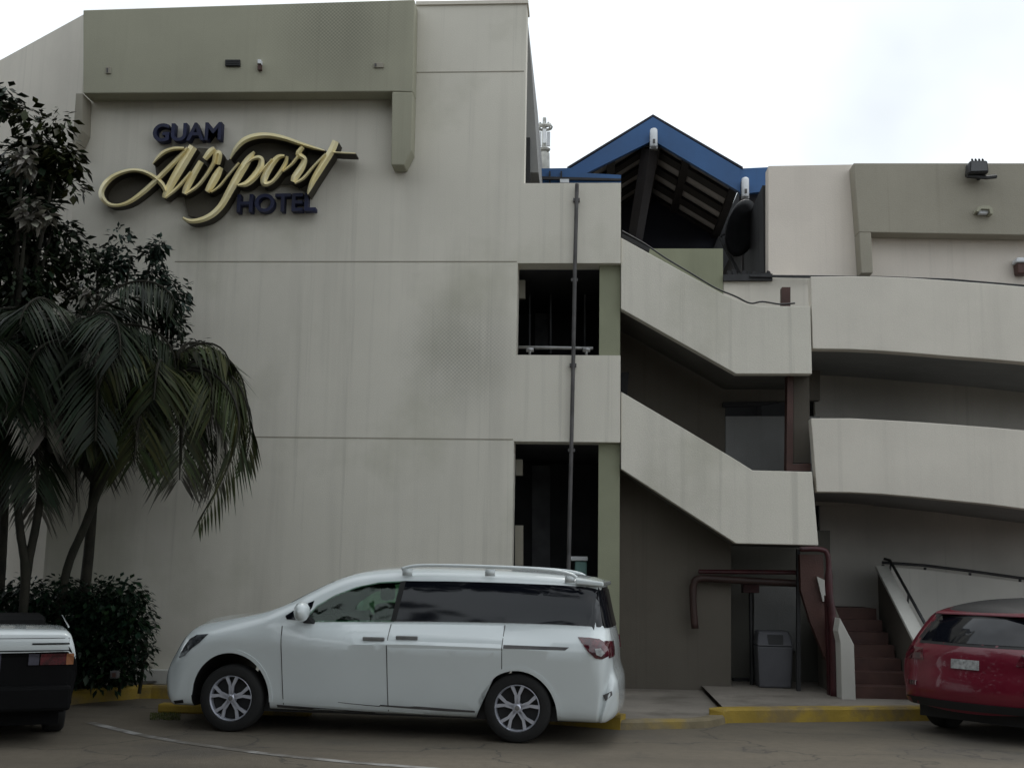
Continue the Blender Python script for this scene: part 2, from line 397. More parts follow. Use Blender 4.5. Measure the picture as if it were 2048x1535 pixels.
# ------------------------------------------------------------------ main hotel block
def hotel_block():
    t = thing('hotel_building', 'tall beige stucco hotel block with olive band and gold script sign', 'building', at(640, 1364))
    XL = at(160, 230).x; X1 = at(1049, 300).x; XO = at(1034, 620).x; XO2 = at(1026, 1000).x; XR = at(1241, 700).x
    XJ = at(1199, 620).x
    ZT = at(1000, 9).z; Z1 = at(1145, 366).z; Z2 = at(1145, 526).z; Z3 = at(1145, 710).z; Z4 = at(1145, 883).z
    TH = 0.35
    w = MB()
    w.box((XL, 0, Z1), (X1, TH, ZT)); w.box((XL, 0, Z2), (XR, TH, Z1)); w.box((XL, 0, Z3), (XO, TH, Z2))
    w.box((XL, 0, Z4), (XR, TH, Z3)); w.box((XL, 0, 0), (XO2, TH, Z4))
    # body behind, side and rear
    w.box((XL, TH, 0), (XO-0.5, 9, ZT-0.25))
    w.box((XR-0.12, TH, 0), (XR, 4.5, Z1-0.2))
    w.build('wall', 'stucco', t)
    # chamfered return running back to the left
    c0 = at(166, 20); d = at(0, 112, 1.45)
    v = Vector((d.x-c0.x, 1.45, 0)); e = Vector((XL, 0.0, 0))
    w = MB(); ft = [e, e+v*2.2, e+v*2.2+Vector((1.2, 2, 0)), e+Vector((0.3, 2, 0))]
    ft = [Vector((p.x, p.y, 0)) for p in ft]
    w.prism(ft, (0, 0, ZT-0.02)); w.build('side_wall', 'pale', t)
    # joints
    for (a, c) in (((350, 523), (1034, 526)), ((505, 873), (1026, 880)), ((831, 145), (1048, 145))):
        p, q = at(*a), at(*c); j = MB(); j.box((p.x, -0.004, p.z-0.008), (q.x, 0.01, p.z+0.006)); j.build('wall_joint', 'khaki', t)
    # coping on the roof edge
    c = MB(); c.box((at(832, 20).x, -0.03, ZT), (X1+0.02, 0.4, ZT+0.05)); c.build('coping', 'pale', t)
    # olive band with its fin, projecting
    o = MB(); Y = -0.30
    o.pz([(166, 20), (829, -1), (829, 20), (826, 184), (784, 183), (166, 187)], Y, 0.295)
    o.pz([(784, 183.2), (826, 184.2), (823, 300), (808, 330), (782, 330)], Y, 0.295)
    o.build('parapet_band', 'olive', t, bevel=0.015)
    o = MB(); o.pz([(152, 187), (165, 187.5), (163, 260), (149, 292), (145, 292)], -0.30, 0.29)
    o.build('parapet_leg', 'khaki', t)
    # sloping rear parapet slab
    s = MB(); s.pz([(1046, 10), (1052, 9), (1064, 150), (1077, 345), (1046, 345)], 0.6, 4)
    s.build('rear_parapet', 'grey_wall', t)
    s = MB(); s.pz([(1044, 275), (1060, 275), (1060, 366), (1044, 366)], 0.5, 0.08); s.build('slot', 'dark', t)
    # balcony rooms behind the openings
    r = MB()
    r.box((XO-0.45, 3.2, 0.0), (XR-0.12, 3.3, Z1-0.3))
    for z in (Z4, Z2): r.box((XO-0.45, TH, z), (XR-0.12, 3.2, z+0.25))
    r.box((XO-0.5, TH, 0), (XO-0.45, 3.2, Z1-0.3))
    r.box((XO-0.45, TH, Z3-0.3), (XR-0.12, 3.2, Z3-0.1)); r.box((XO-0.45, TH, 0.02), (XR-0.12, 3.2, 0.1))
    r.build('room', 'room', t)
    r = MB(); r.box((XO-0.5, TH+0.001, Z1-0.3), (XR, 4.4, Z1-0.1)); r.build('roof_slab', 'soffit', t)
    for za, zb in ((Z3-0.1, Z2), (0.1, Z4)):
        q = MB(); q.box((XJ, 0.12, za), (XR-0.002, 0.32, zb)); q.build('jamb_panel', 'jamb', t)
    for (x0, y0, x1, y1) in ((1038, 560, 1050, 596), (1031, 918, 1045, 950), (1030, 1050, 1046, 1130)):
        q = MB(); q.pz([(x0, y0), (x1, y0), (x1, y1), (x0, y1)], 0.6, 0.1); q.build('inner_trim', 'khaki', t)
    q = MB()
    for x in (1058, 1100, 1168): q.pz([(x, 530), (x+3, 530), (x+3, 706), (x, 706)], 1.8, 0.05)
    q.pz([(1040, 545), (1200, 545), (1200, 549), (1040, 549)], 1.74, 0.05); q.build('inner_frame', 'inner', t)
    q = MB(); q.pz([(1070, 570), (1096, 570), (1096, 700), (1070, 700)], 3.1, 0.06); q.build('inner_door', 'inner', t)
    q = MB(); q.pz([(1064, 930), (1100, 930), (1100, 1200), (1064, 1200)], 3.1, 0.06); q.build('inner_door', 'inner', t)
    # guard rail of the upper opening
    hr = MB(); a = at(1037, 694, 0.12); c = at(1186, 696, 0.12); hr.tube([a, c], 0.022)
    for x in (1060, 1173):
        p = at(x, 696, 0.12); hr.tube([p, Vector((p.x, p.y, Z3))], 0.018); hr.tube([p-Vector((0.05, 0, 0.02)), p+Vector((0.05, 0, -0.02))], 0.035)
    hr.build('guard_rail', 'metal_grey', t, smooth=True)
    dp = MB(); pts = [at(x, y, -0.07) for x, y in ((1154, 368), (1150, 526), (1147, 700), (1143, 880), (1139, 1050), (1136, 1200))]
    dp.tube(pts, 0.027, 10); p = pts[0]
    for x, y in ((1153, 400), (1149, 560), (1146, 730), (1143, 900)):
        p = at(x, y, -0.05); dp.box((p.x-0.045, -0.08, p.z-0.02), (p.x+0.045, 0.0, p.z+0.02))
    dp.build('downpipe', 'pipe', t, smooth=False)
    pl = MB(); a = at(258, 1346); c = at(700, 1350)
    pl.box((a.x, -0.14, 0.09), (c.x, -0.001, 0.27)); pl.build('plinth', 'white_wall', t, bevel=0.01)
    return t
hotel_block()

# small fittings on the olive band
def fitting(name, label, cat, px, Y, depth, m_, group=None, extra=None):
    x0, y0, x1, y1 = px
    c = at((x0+x1)/2, y1, Y)
    t = thing(name, label, cat, c, 0, group)
    b = MB(); b.pz([(x0, y0), (x1, y0), (x1, y1), (x0, y1)], Y-depth, depth); b.build('casing', m_, t, bevel=0.006)
    return t
t = fitting('wall_vent', 'black rectangular vent slot high on the olive band', 'vent', (450, 119, 480, 132), -0.301, 0.03, 'black')
b = MB()
for k in range(3):
    b.pz([(452, 121+k*4), (478, 121+k*4), (478, 122.4+k*4), (452, 122.4+k*4)], -0.337, 0.006)
b.build('louvre', 'metal_dark', t)
t = fitting('wall_lamp', 'tiny two-tone lamp just right of the black vent on olive band', 'lamp', (515, 119, 522, 127), -0.301, 0.08, 'white_plastic')
b = MB(); b.pz([(515, 127.4), (522, 127.4), (522, 139), (515, 139)], -0.36, 0.06); b.build('bracket', 'brown', t)
t = fitting('junction_box', 'small outlined utility box at left end of the olive band', 'utility box', (211, 133, 221, 147), -0.301, 0.02, 'khaki', 'utility boxes on the olive band')
b = MB(); b.pz([(213, 136), (216, 136), (216, 145), (213, 145)], -0.325, 0.005); b.build('cover', 'pipe', t)
t = fitting('junction_box', 'small flat utility box near the fin at right of olive band', 'utility box', (747, 125, 767, 135), -0.301, 0.02, 'khaki', 'utility boxes on the olive band')
b = MB(); b.pz([(749, 127), (753, 127), (753, 133), (749, 133)], -0.325, 0.005); b.build('cover', 'pipe', t)

# ------------------------------------------------------------------ the sign
def sign():
    t = thing('wall_sign', 'large cream and gold script Airport sign with navy block words', 'sign', at(450, 440))
    K = 2048/600.0
    def P(x, y, Y): return at(150+x/K, 220+y/K, Y)
    strokes = [
     [(770,258,24),(690,345,34),(580,455,36),(480,548,36),(380,622,30),(300,650,24),(235,645,28),(192,608,36),(180,560,40),(210,500,40),(275,447,34),(370,414,28),(455,418,28),(530,452,32),(590,502,36),(618,552,30)],
     [(808,250,60),(740,360,64),(670,480,58),(622,575,48),(612,602,30)],
     [(745,262,22),(670,266,28),(610,288,30),(565,325,24),(530,368,8)],
     [(620,596,22),(690,540,26),(745,480,24),(790,420,14)],
     [(862,352,40),(810,440,46),(765,525,48),(745,572,36)],
     [(755,575,20),(830,525,26),(890,455,26),(945,365,30),(965,300,42),(985,305,40),(975,372,34)],
     [(955,262,30),(925,285,46),(885,335,36)],
     [(998,392,34),(965,450,56),(925,520,52),(902,558,38)],
     [(930,562,14),(985,522,20),(1040,455,18),(1120,360,18)],
     [(1225,285,18),(1180,345,50),(1120,440,58),(1060,545,52),(1000,650,46),(935,715,42),(860,750,36),(785,758,30),(735,735,16)],
     [(1060,335,10),(1090,275,30),(1145,215,40),(1220,182,42),(1320,174,38),(1430,195,34),(1540,232,28),(1640,262,22),(1705,278,10)],
     [(1125,425,14),(1190,350,22),(1240,325,30),(1272,340,38),(1262,400,48),(1215,465,50),(1165,505,40),(1110,515,16)],
     [(1150,520,12),(1230,465,16),(1300,385,16),(1345,335,14)],
     [(1430,315,22),(1385,325,36),(1330,390,48),(1292,465,50),(1295,505,38),(1345,490,28),(1400,425,30),(1438,360,30),(1448,315,18)],
     [(1420,420,16),(1480,370,22),(1525,315,24)],
     [(1556,252,30),(1525,300,40),(1565,335,36),(1548,390,48),(1505,455,52),(1490,490,40)],
     [(1500,500,16),(1560,465,24),(1630,385,20),(1710,300,16)],
     [(1780,212,46),(1750,280,50),(1690,375,50),(1630,475,42),(1598,545,24),(1588,575,8)],
     [(1760,288,12),(1830,292,12),(1915,296,10)],
    ]
    b = MB()
    for si, st in enumerate(strokes):
        pts = catmull([Vector(p) for p in st], 6)
        Yf = -0.20 - si*0.004; Yb = -0.05
        n = len(pts); fl = []; fr = []
        for i, p in enumerate(pts):
            tg = (pts[min(i+1, n-1)]-pts[max(i-1, 0)]); tg = Vector((tg.x, tg.y)).normalized(); w = max(p.z, 4)*0.5
            fl.append((p.x-tg.y*w, p.y+tg.x*w)); fr.append((p.x+tg.y*w, p.y-tg.x*w))
        V = [P(x, y, Yf) for x, y in fl] + [P(x, y, Yf) for x, y in fr]
        V += [Vector((v.x, Yb, v.z)) for v in V]
        b.cur = 0; ridge = [P(p.x, p.y, Yf-0.045) for p in pts]
        b.add(V[:2*n]+ridge, [(i, i+1, 2*n+i+1, 2*n+i) for i in range(n-1)] + [(2*n+i, 2*n+i+1, n+i+1, n+i) for i in range(n-1)] + [(0, 2*n, n), (n-1, 2*n-1, 3*n-1)])
        b.cur = 1
        b.add(V, [(i, 2*n+i, 2*n+i+1, i+1) for i in range(n-1)] + [(n+i, n+i+1, 3*n+i+1, 3*n+i) for i in range(n-1)] +
              [(0, n, 3*n, 2*n), (n-1, 3*n-1, 4*n-1, 2*n-1)] + [(2*n+i, 3*n+i, 3*n+i+1, 2*n+i+1) for i in range(n-1)])
    b.build('script_lettering', ['cream', 'bronze'], t, fix=False)
    bp = MB()
    for k, poly in enumerate(([(205,560),(250,470),(380,418),(480,430),(560,480),(440,590),(300,648),(215,625)],
        [(545,370),(610,290),(740,262),(850,258),(960,268),(1045,345),(1100,280),(1230,190),(1400,192),(1700,275),(1745,290),(1650,450),(1590,560),(1470,505),(1300,512),(1115,520),(990,670),(880,745),(770,720),(745,590),(610,602),(560,480)])):
        bp.prism([P(x, y, -0.06-0.01*k) for x, y in poly], (0, 0.03, 0))
    bp.build('backing_plate', 'bronze_plate', t)
    for word, (x0, y0, x1, y1) in (('GUAM', (307, 249, 446, 286)), ('HOTEL', (475, 390, 634, 427))):
        cu = bpy.data.curves.new('text', 'FONT'); cu.body = word; cu.size = 1; cu.extrude = 0.05; cu.offset = 0.022; cu.space_character = 1.0
        tmp = bpy.data.objects.new('tmp', cu); COL.objects.link(tmp)
        dg = bpy.context.evaluated_depsgraph_get(); me = bpy.data.meshes.new_from_object(tmp.evaluated_get(dg))
        bpy.data.objects.remove(tmp)
        xs = [v.co.x for v in me.vertices]; ys = [v.co.y for v in me.vertices]
        a = at(x0, y1, -0.1); c = at(x1, y0, -0.1)
        for v in me.vertices:
            u = (v.co.x-min(xs))/(max(xs)-min(xs)); q = (v.co.y-min(ys))/(max(ys)-min(ys)); zz = v.co.z
            v.co = (a.x+(c.x-a.x)*u, -0.03-0.12*(zz/0.1+0.5), a.z+(c.z-a.z)*q + 0.02*u)
        me.flip_normals() if False else None
        me.materials.clear()
        put('block_lettering', me, 'navy_letter', t)['label'] = 'navy block capitals reading ' + word
    return t
sign()

# ------------------------------------------------------------------ blue gabled pavilion
def pavilion():
    Y0, Y1 = 4.0, 7.6
    t = thing('roof_pavilion', 'blue gabled roof with dark rafters open to the front', 'roof', at(1310, 560, 5))
    ap = at(1306, 234, Y0); el = at(1140, 337, Y0); er = at(1480, 337, Y0); dv = Vector((0, Y1-Y0, 0))
    th = 0.42
    al = Vector((0, 0, -th))
    b = MB(); b.prism([el, ap, ap+al, el+al*0.55], (0, 0.1, 0)); b.prism([ap, er, er+al, ap+al], (0, 0.1, 0)); b.build('fascia', 'blue', t)
    b = MB()
    b.prism([el+Vector((-0.05, 0, 0.03)), ap+Vector((0, 0, 0.05)), er+Vector((0.05, 0, 0.03)), er+Vector((0.05, 0, -0.01)), ap+Vector((0, 0, 0.01)), el+Vector((-0.05, 0, -0.01))], (0, Y1-Y0, 0))
    b.build('roof_sheet', 'navy', t)
    # boarded ceiling
    c = MB(); q = Vector((0, 0.1, -0.10)); up = Vector((0, 0, 0.04))
    for e in (el, er): c.prism([ap+q, e+q, e+q+up, ap+q+up], (0, Y1-Y0-0.1, 0))
    c.build('ceiling', 'panel', t)
    for k in range(5):
        y = 0.12 + k*0.83; r = MB(); z = Vector((0, y, -0.11)); dz = Vector((0, 0, -0.06))
        for e in (el, er): r.prism([ap+z, e+z, e+z+dz, ap+z+dz], (0, 0.36, 0))
        r.build('rafter', 'rafter', t)
    r = MB()
    for f_ in (0.42, 0.98):
        p = ap.lerp(er, f_); r.box((p.x-0.07, Y0+0.1, p.z-0.2), (p.x+0.07, Y1, p.z-0.12))
    for f_ in (0.5, 0.98):
        p = ap.lerp(el, f_); r.box((p.x-0.07, Y0+0.1, p.z-0.3), (p.x+0.07, Y1, p.z-0.12))
    r.build('purlin', 'rafter', t)
    r = MB(); r.box((ap.x-0.13, Y0+0.1, ap.z-0.5), (ap.x+0.13, Y1, ap.z-0.15)); r.build('ridge_beam', 'rafter', t)
    r = MB(); a = at(1300, 300, Y0+0.2); c = at(1268, 492, Y0+0.6); r.tube([a, c], [0.15, 0.13], 4); r.build('strut', 'rafter', t)
    # back gable, closed boards
    g = MB(); zb = at(1300, 560, Y1).z
    g.prism([el+dv+Vector((-1.5, 0, -0.3)), ap+dv, er+dv+Vector((2.0, 0, -0.3)), Vector((er.x+2.0, Y1, zb)), Vector((el.x-1.5, Y1, zb))], (0, 0.1, 0)); g.build('back_wall', 'navy', t)
    g = MB(); g.pz([(1475, 385), (1552, 375), (1552, 562), (1425, 562), (1425, 500)], Y1-0.15, 0.1); g.build('end_wall', 'dark', t)
    # level eave at right and low blue gutter roofing at left
    b = MB(); b.pz([(1480, 337), (1545, 334), (1545, 381), (1480, 388)], Y0+0.02, 0.1); b.build('eave_band', 'blue', t)
    b = MB(); b.pz([(1480, 388), (1545, 381), (1545, 404), (1480, 412)], Y0+0.25, 0.1); b.pz([(1486, 400), (1510, 400), (1508, 560), (1484, 560)], Y0+0.3, 0.2)
    b.build('eave_beam', 'rafter', t)
    b = MB(); b.pz([(1055, 341), (1075, 337), (1140, 336), (1155, 345), (1242, 350), (1242, 372), (1055, 372)], 3.4, 0.3); b.build('gutter', 'blue', t)
    b = MB(); b.pz([(1060, 352), (1242, 357), (1242, 361), (1060, 358)], 3.3, 0.06)
    for x in (1075, 1098, 1121): b.pz([(x, 342), (x+3, 342), (x+3, 364), (x, 364)], 3.34, 0.05)
    b.build('gutter_rail', 'metal_dark', t)
    b = MB(); b.pz([(1120, 358), (1138, 358), (1138, 365), (1120, 365)], 3.28, 0.06); b.build('gutter_clip', 'white_plastic', t)
pavilion()
def strip_lamp(px, Y, label):
    x0, y0, x1, y1 = px; t = thing('strip_lamp', label, 'lamp', at((x0+x1)/2, y1, Y), 0, 'white strip lamps under the blue roof')
    a = at((x0+x1)/2, y0, Y-0.12); c = at((x0+x1)/2, y1, Y-0.12); w = (at(x1, y0, Y)-at(x0, y0, Y)).length/2
    b = MB(); b.tube([a, a.lerp(c, 0.06), a.lerp(c, 0.94), c], [w*0.75, w, w, w*0.8], 12); b.build('diffuser', 'white_plastic', t, smooth=True)
    b = MB(); b.box((a.x-w*1.02, Y-0.1, c.z-0.02), (a.x+w*1.02, Y-0.005, a.z-0.05)); b.build('mount', 'metal_grey', t)
    b = MB(); p = a.lerp(c, 0.5); b.box((p.x-w*0.3, p.y-w-0.02, p.z-0.12), (p.x+w*0.3, p.y-w+0.01, p.z-0.05)); b.build('clip', 'pipe', t)
strip_lamp((1300, 258, 1315, 294), 4.0, 'white strip lamp hanging at the apex of the blue gable')
strip_lamp((1483, 356, 1498, 394), 4.0, 'white strip lamp by the right eave beside the pale wing')
# dark dish-like disc under the eave
t = thing('satellite_dish', 'large dark grey dish tucked under the right eave', 'dish', at(1478, 510, 3.4))
b = MB(); c = at(1474, 455, 3.3); n_ = 24
rim = []; prof = [(0.0, 0.0), (0.2, 0.01), (0.36, 0.05), (0.46, 0.11)]
vs = []; fs = []
ax = (Vector((0.72, -0.62, -0.30))).normalized(); a1 = ax.cross(Vector((0.42, 0, 1))).normalized(); a2 = ax.cross(a1)
for r_, h_ in prof + [(0.47, 0.09), (0.36, 0.02), (0.2, -0.03), (0.0, -0.04)]:
    for k in range(n_): vs.append(c + ax*h_ + a1*(r_*0.9*math.cos(2*math.pi*k/n_)) + a2*(r_*1.02*math.sin(2*math.pi*k/n_)))
for i in range(7):
    for k in range(n_): fs.append((i*n_+k, i*n_+(k+1) % n_, (i+1)*n_+(k+1) % n_, (i+1)*n_+k))
b.add(vs, fs); b.build('reflector', 'metal_dark', t, smooth=True)
b = MB(); b.tube([c-ax*0.03, c-ax*0.35+Vector((0, 0, -0.2)), at(1480, 552, 3.5)], 0.035); b.build('stand', 'metal_dark', t)

# pale mast far behind
t = thing('rooftop_mast', 'pale slender mast with ringed bracket top behind the roof edge', 'mast', at(1090, 340, 9))
p0 = at(1088, 345, 9); p1 = at(1089, 236, 9)
b = MB(); b.tube([p0, p0.lerp(p1, 0.35), p0.lerp(p1, 0.36), p1], [0.13, 0.12, 0.06, 0.04], 10); b.build('pole', 'mast', t)
for f_, r_, up in ((0.82, 0.17, 0.08), (0.41, 0.12, 0.02)):
    b = MB(); c = p0.lerp(p1, f_)
    for k in range(8):
        a = 2*math.pi*k/8; d = Vector((math.cos(a), math.sin(a), 0))
        b.tube([c, c+d*r_*0.8+Vector((0, 0, up)), c+d*r_], 0.022, 5)
    b.lathe([(r_, -0.02), (r_+0.02, 0.015), (r_-0.01, 0.04)], 14, c, 'Z', closed=True); b.build('bracket', 'mast', t)
for k in range(3):
    a = 2*math.pi*k/3+0.6; d = Vector((math.cos(a), math.sin(a), 0)); q = p0.lerp(p1, 0.5)+d*0.11
    b = MB(); b.box((q.x-0.035, q.y-0.03, q.z), (q.x+0.035, q.y+0.03, q.z+0.32)); b.build('antenna', 'white_plastic', t)

# ------------------------------------------------------------------ outdoor staircase
def stairs():
    t = thing('outdoor_staircase', 'open concrete staircase with two pale sloping parapets', 'staircase', at(1440, 1385))
    Y = 0.03
    b = MB(); b.pz([(1242, 475), (1350, 535), (1450, 590), (1490, 606), (1520, 612), (1621, 612), (1624, 747), (1472, 747), (1242, 617)], Y, 0.18)
    b.build('parapet', 'stucco', t, bevel=0.008)
    b = MB(); b.pz([(1242, 783), (1370, 858), (1470, 918), (1505, 940), (1624, 943), (1637, 1090), (1472, 1086), (1242, 937)], Y, 0.18)
    b.build('parapet', 'stucco', t, bevel=0.008)
    for pts in ([(1242, 617.5), (1472, 747.5), (1624, 747.5), (1624, 733), (1476, 733), (1242, 600)], [(1242, 937.5), (1472, 1086.5), (1636, 1090.5), (1635, 1075), (1476, 1071), (1242, 920)]):
        b = MB(); b.pz(pts, Y+0.181, 1.35); b.build('flight_slab', 'soffit', t)
    # wall behind the flights
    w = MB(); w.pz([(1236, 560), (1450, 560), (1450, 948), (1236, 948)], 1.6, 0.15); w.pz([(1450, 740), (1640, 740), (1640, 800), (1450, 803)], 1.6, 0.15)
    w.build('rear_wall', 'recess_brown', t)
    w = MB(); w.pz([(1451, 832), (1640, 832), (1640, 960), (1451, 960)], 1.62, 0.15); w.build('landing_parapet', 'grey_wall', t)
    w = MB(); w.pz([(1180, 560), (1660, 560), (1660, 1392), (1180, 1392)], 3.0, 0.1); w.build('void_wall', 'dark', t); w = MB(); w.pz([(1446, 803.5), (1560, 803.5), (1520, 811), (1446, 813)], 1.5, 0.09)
    w.build('lintel', 'dark', t)
    w = MB(); w.pz([(1242, 745), (1258, 743), (1254, 790), (1242, 784)], 1.1, 0.3); w.build('fixture_box', 'dark', t)
    # olive wall beside the top flight, and the pale wall carrying the eave
    w = MB(); w.pz([(1244, 497), (1446, 497), (1446, 640), (1244, 640)], 1.5, 0.12); w.build('side_wall', 'jamb', t)
    w = MB(); w.pz([(1447, 560), (1625, 553), (1625, 640), (1447, 640)], 1.52, 0.2); w.build('landing_wall', 'pale', t)
    w = MB(); w.pz([(1447, 549), (1545, 547), (1545, 560), (1447, 561)], 1.45, 0.1); w.build('sill', 'metal_dark', t)
    rr = random.Random(5)
    for k in range(9):
        w = MB(); x = 1455+k*10; h = rr.uniform(3, 12); w.pz([(x, 549-h), (x+rr.uniform(4, 9), 549-h*0.8), (x+8, 549), (x, 549)], 1.5+rr.uniform(0, 0.2), 0.1); w.build('debris', 'dark', t)
    w = MB(); w.pz([(1564, 574), (1581, 574), (1581, 613), (1564, 613)], 0.6, 0.15); w.build('stub_post', 'brown', t)
    # brown column between the landings
    c = MB(); c.pz([(1575, 748), (1587, 748), (1586, 942), (1573, 942)], 0.35, 0.2); c.build('column', 'brown', t)
    c = MB(); c.pz([(1587.5, 750), (1618, 750), (1621, 925), (1586.5, 925)], 0.5, 0.1); c.build('column_panel', 'recess_brown', t)
    c = MB(); c.pz([(1573, 928), (1622, 926), (1622, 941), (1573, 942)], 0.3, 0.1); c.build('column_base', 'brown', t)
    # ground floor under the flight
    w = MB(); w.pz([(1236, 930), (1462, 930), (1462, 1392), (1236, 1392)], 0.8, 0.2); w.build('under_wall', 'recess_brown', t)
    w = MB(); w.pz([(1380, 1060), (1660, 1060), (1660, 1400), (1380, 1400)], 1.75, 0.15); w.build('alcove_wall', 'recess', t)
    w = MB(); w.pz([(1508, 1172), (1592, 1172), (1592, 1300), (1508, 1300)], 1.68, 0.06); w.build('notice_panel', 'grey_wall', t)
    w = MB(); w.pz([(1466, 1356), (1530, 1358), (1530, 1374), (1466, 1374)], 1.6, 0.13); w.build('skirting', 'dark', t)
    return t
stairs()
# cable lying along the top flight
t = thing('hanging_cable', 'thin black cable sagging down the top stair parapet', 'cable', at(1400, 560, 0.25))
b = MB(); b.tube(catmull([at(x, y, 0.27) for x, y in ((1244, 462), (1290, 488), (1330, 515), (1380, 545), (1430, 575), (1470, 592), (1500, 606), (1525, 603), (1560, 608), (1590, 606))], 5), 0.012, 6)
b.build('strand', 'metal_dark', t)
b = MB(); b.prism([at(x, y, 0.24) for x, y in ((1244, 466), (1300, 496), (1298, 503), (1244, 474))], (0, 0.1, 0)); b.build('conduit', 'dark', t)

# brown rail and T stand under the stairs
t = thing('wall_railing', 'dark brown bent railing fixed on the wall under the stairs', 'railing', at(1388, 1258, 0.7))
b = MB(); b.tube(catmull([at(x, y, 0.62) for x, y in ((1390, 1256), (1386, 1200), (1388, 1166), (1402, 1156), (1450, 1158), (1520, 1162), (1596, 1166))], 4), 0.05, 8); b.build('rail', 'rail_brown', t, smooth=True)
b = MB(); b.tube([at(1397, 1142, 0.62), at(1596, 1144, 0.62)], 0.03, 8); b.build('upper_rail', 'red_dark', t)
for x, y in ((1388, 1235), (1470, 1159)):
    p = at(x, y, 0.62); b = MB(); b.tube([p, p+Vector((0, 0.2, 0))], 0.02, 6); b.build('bracket', 'metal_dark', t)
p = at(1503, 1385, 1.1)
t = thing('post_stand', 'thin dark post topped by a small red box beside the grey bin', 'post', (p.x, p.y, 0.15))
b = MB(); q = at(1501, 1176, 1.1); b.tube([(q.x, q.y, 0.14), q], 0.028, 8); b.build('post', 'metal_dark', t)
b = MB(); b.pz([(1486, 1168), (1519, 1168), (1519, 1185), (1486, 1185)], 1.0, 0.2); b.build('box', 'red_dark', t, bevel=0.01)
# grey bin
p = at(1548, 1376, 0.9)
def bin_():
    t = thing('litter_bin', 'grey swing-top litter bin with black slot under the stairs', 'bin', (at(1548, 1376, 0.9).x, 0.9, 0.15))
    x0, x1 = at(1519, 1370, 0.7).x, at(1583, 1370, 0.7).x; zt = at(1550, 1262, 0.7).z; c = (x0+x1)/2; w = (x1-x0)/2
    b = MB()
    lo = [(c-w, 0.7), (c+w, 0.7), (c+w, 1.15), (c-w, 1.15)]; hi = [(c-w*1.12, 0.66), (c+w*1.12, 0.66), (c+w*1.12, 1.2), (c-w*1.12, 1.2)]
    z0 = 0.15; z1 = z0+(zt-z0)*0.74
    b.add([(x, y, z0) for x, y in lo]+[(x, y, z1) for x, y in hi], [(3, 2, 1, 0), (4, 5, 6, 7)]+[(i, (i+1) % 4, 4+(i+1) % 4, 4+i) for i in range(4)])
    b.build('body', 'bin', t, bevel=0.02)
    b = MB(); b.add([(x, y, z1+0.004) for x, y in [(c-w*1.14, .64), (c+w*1.14, .64), (c+w*1.14, 1.22), (c-w*1.14, 1.22)]] + [(x, y, zt) for x, y in [(c-w*0.95, .78), (c+w*0.95, .78), (c+w*0.95, 1.1), (c-w*0.95, 1.1)]],
          [(3, 2, 1, 0), (4, 5, 6, 7)]+[(i, (i+1) % 4, 4+(i+1) % 4, 4+i) for i in range(4)])
    b.build('lid', 'bin', t, bevel=0.02)
    b = MB(); z = z1+0.02; h = zt-z1
    b.prism([(c-w*0.42, 0.64+0.02, z), (c+w*0.5, 0.66, z), (c+w*0.55, 0.73, z+h*0.66), (c-w*0.42, 0.73, z+h*0.66)], (0, -0.012, 0)); b.build('flap', 'black', t)
bin_()
t = thing('cabinet', 'pale teal cabinet standing inside the dark ground floor opening', 'cabinet', (at(1160, 1200, 0.9).x, 0.9, 0.1))
b = MB(); zt = at(1158, 1112, 0.7).z; x0 = at(1150, 1112, 0.7).x; x1 = at(1174, 1112, 0.7).x; b.box((x0, 0.7, 0.1), (x1, 1.2, zt-0.06)); b.build('body', 'teal', t, bevel=0.02)
b = MB(); b.box((x0-0.06, 0.66, zt-0.058), (x1+0.01, 1.22, zt)); b.build('top', 'white_plastic', t, bevel=0.01)
b = MB(); b.box((x0+0.03, 0.685, 0.2), (x1-0.03, 0.699, zt-0.2)); b.build('door', 'teal', t, bevel=0.004)

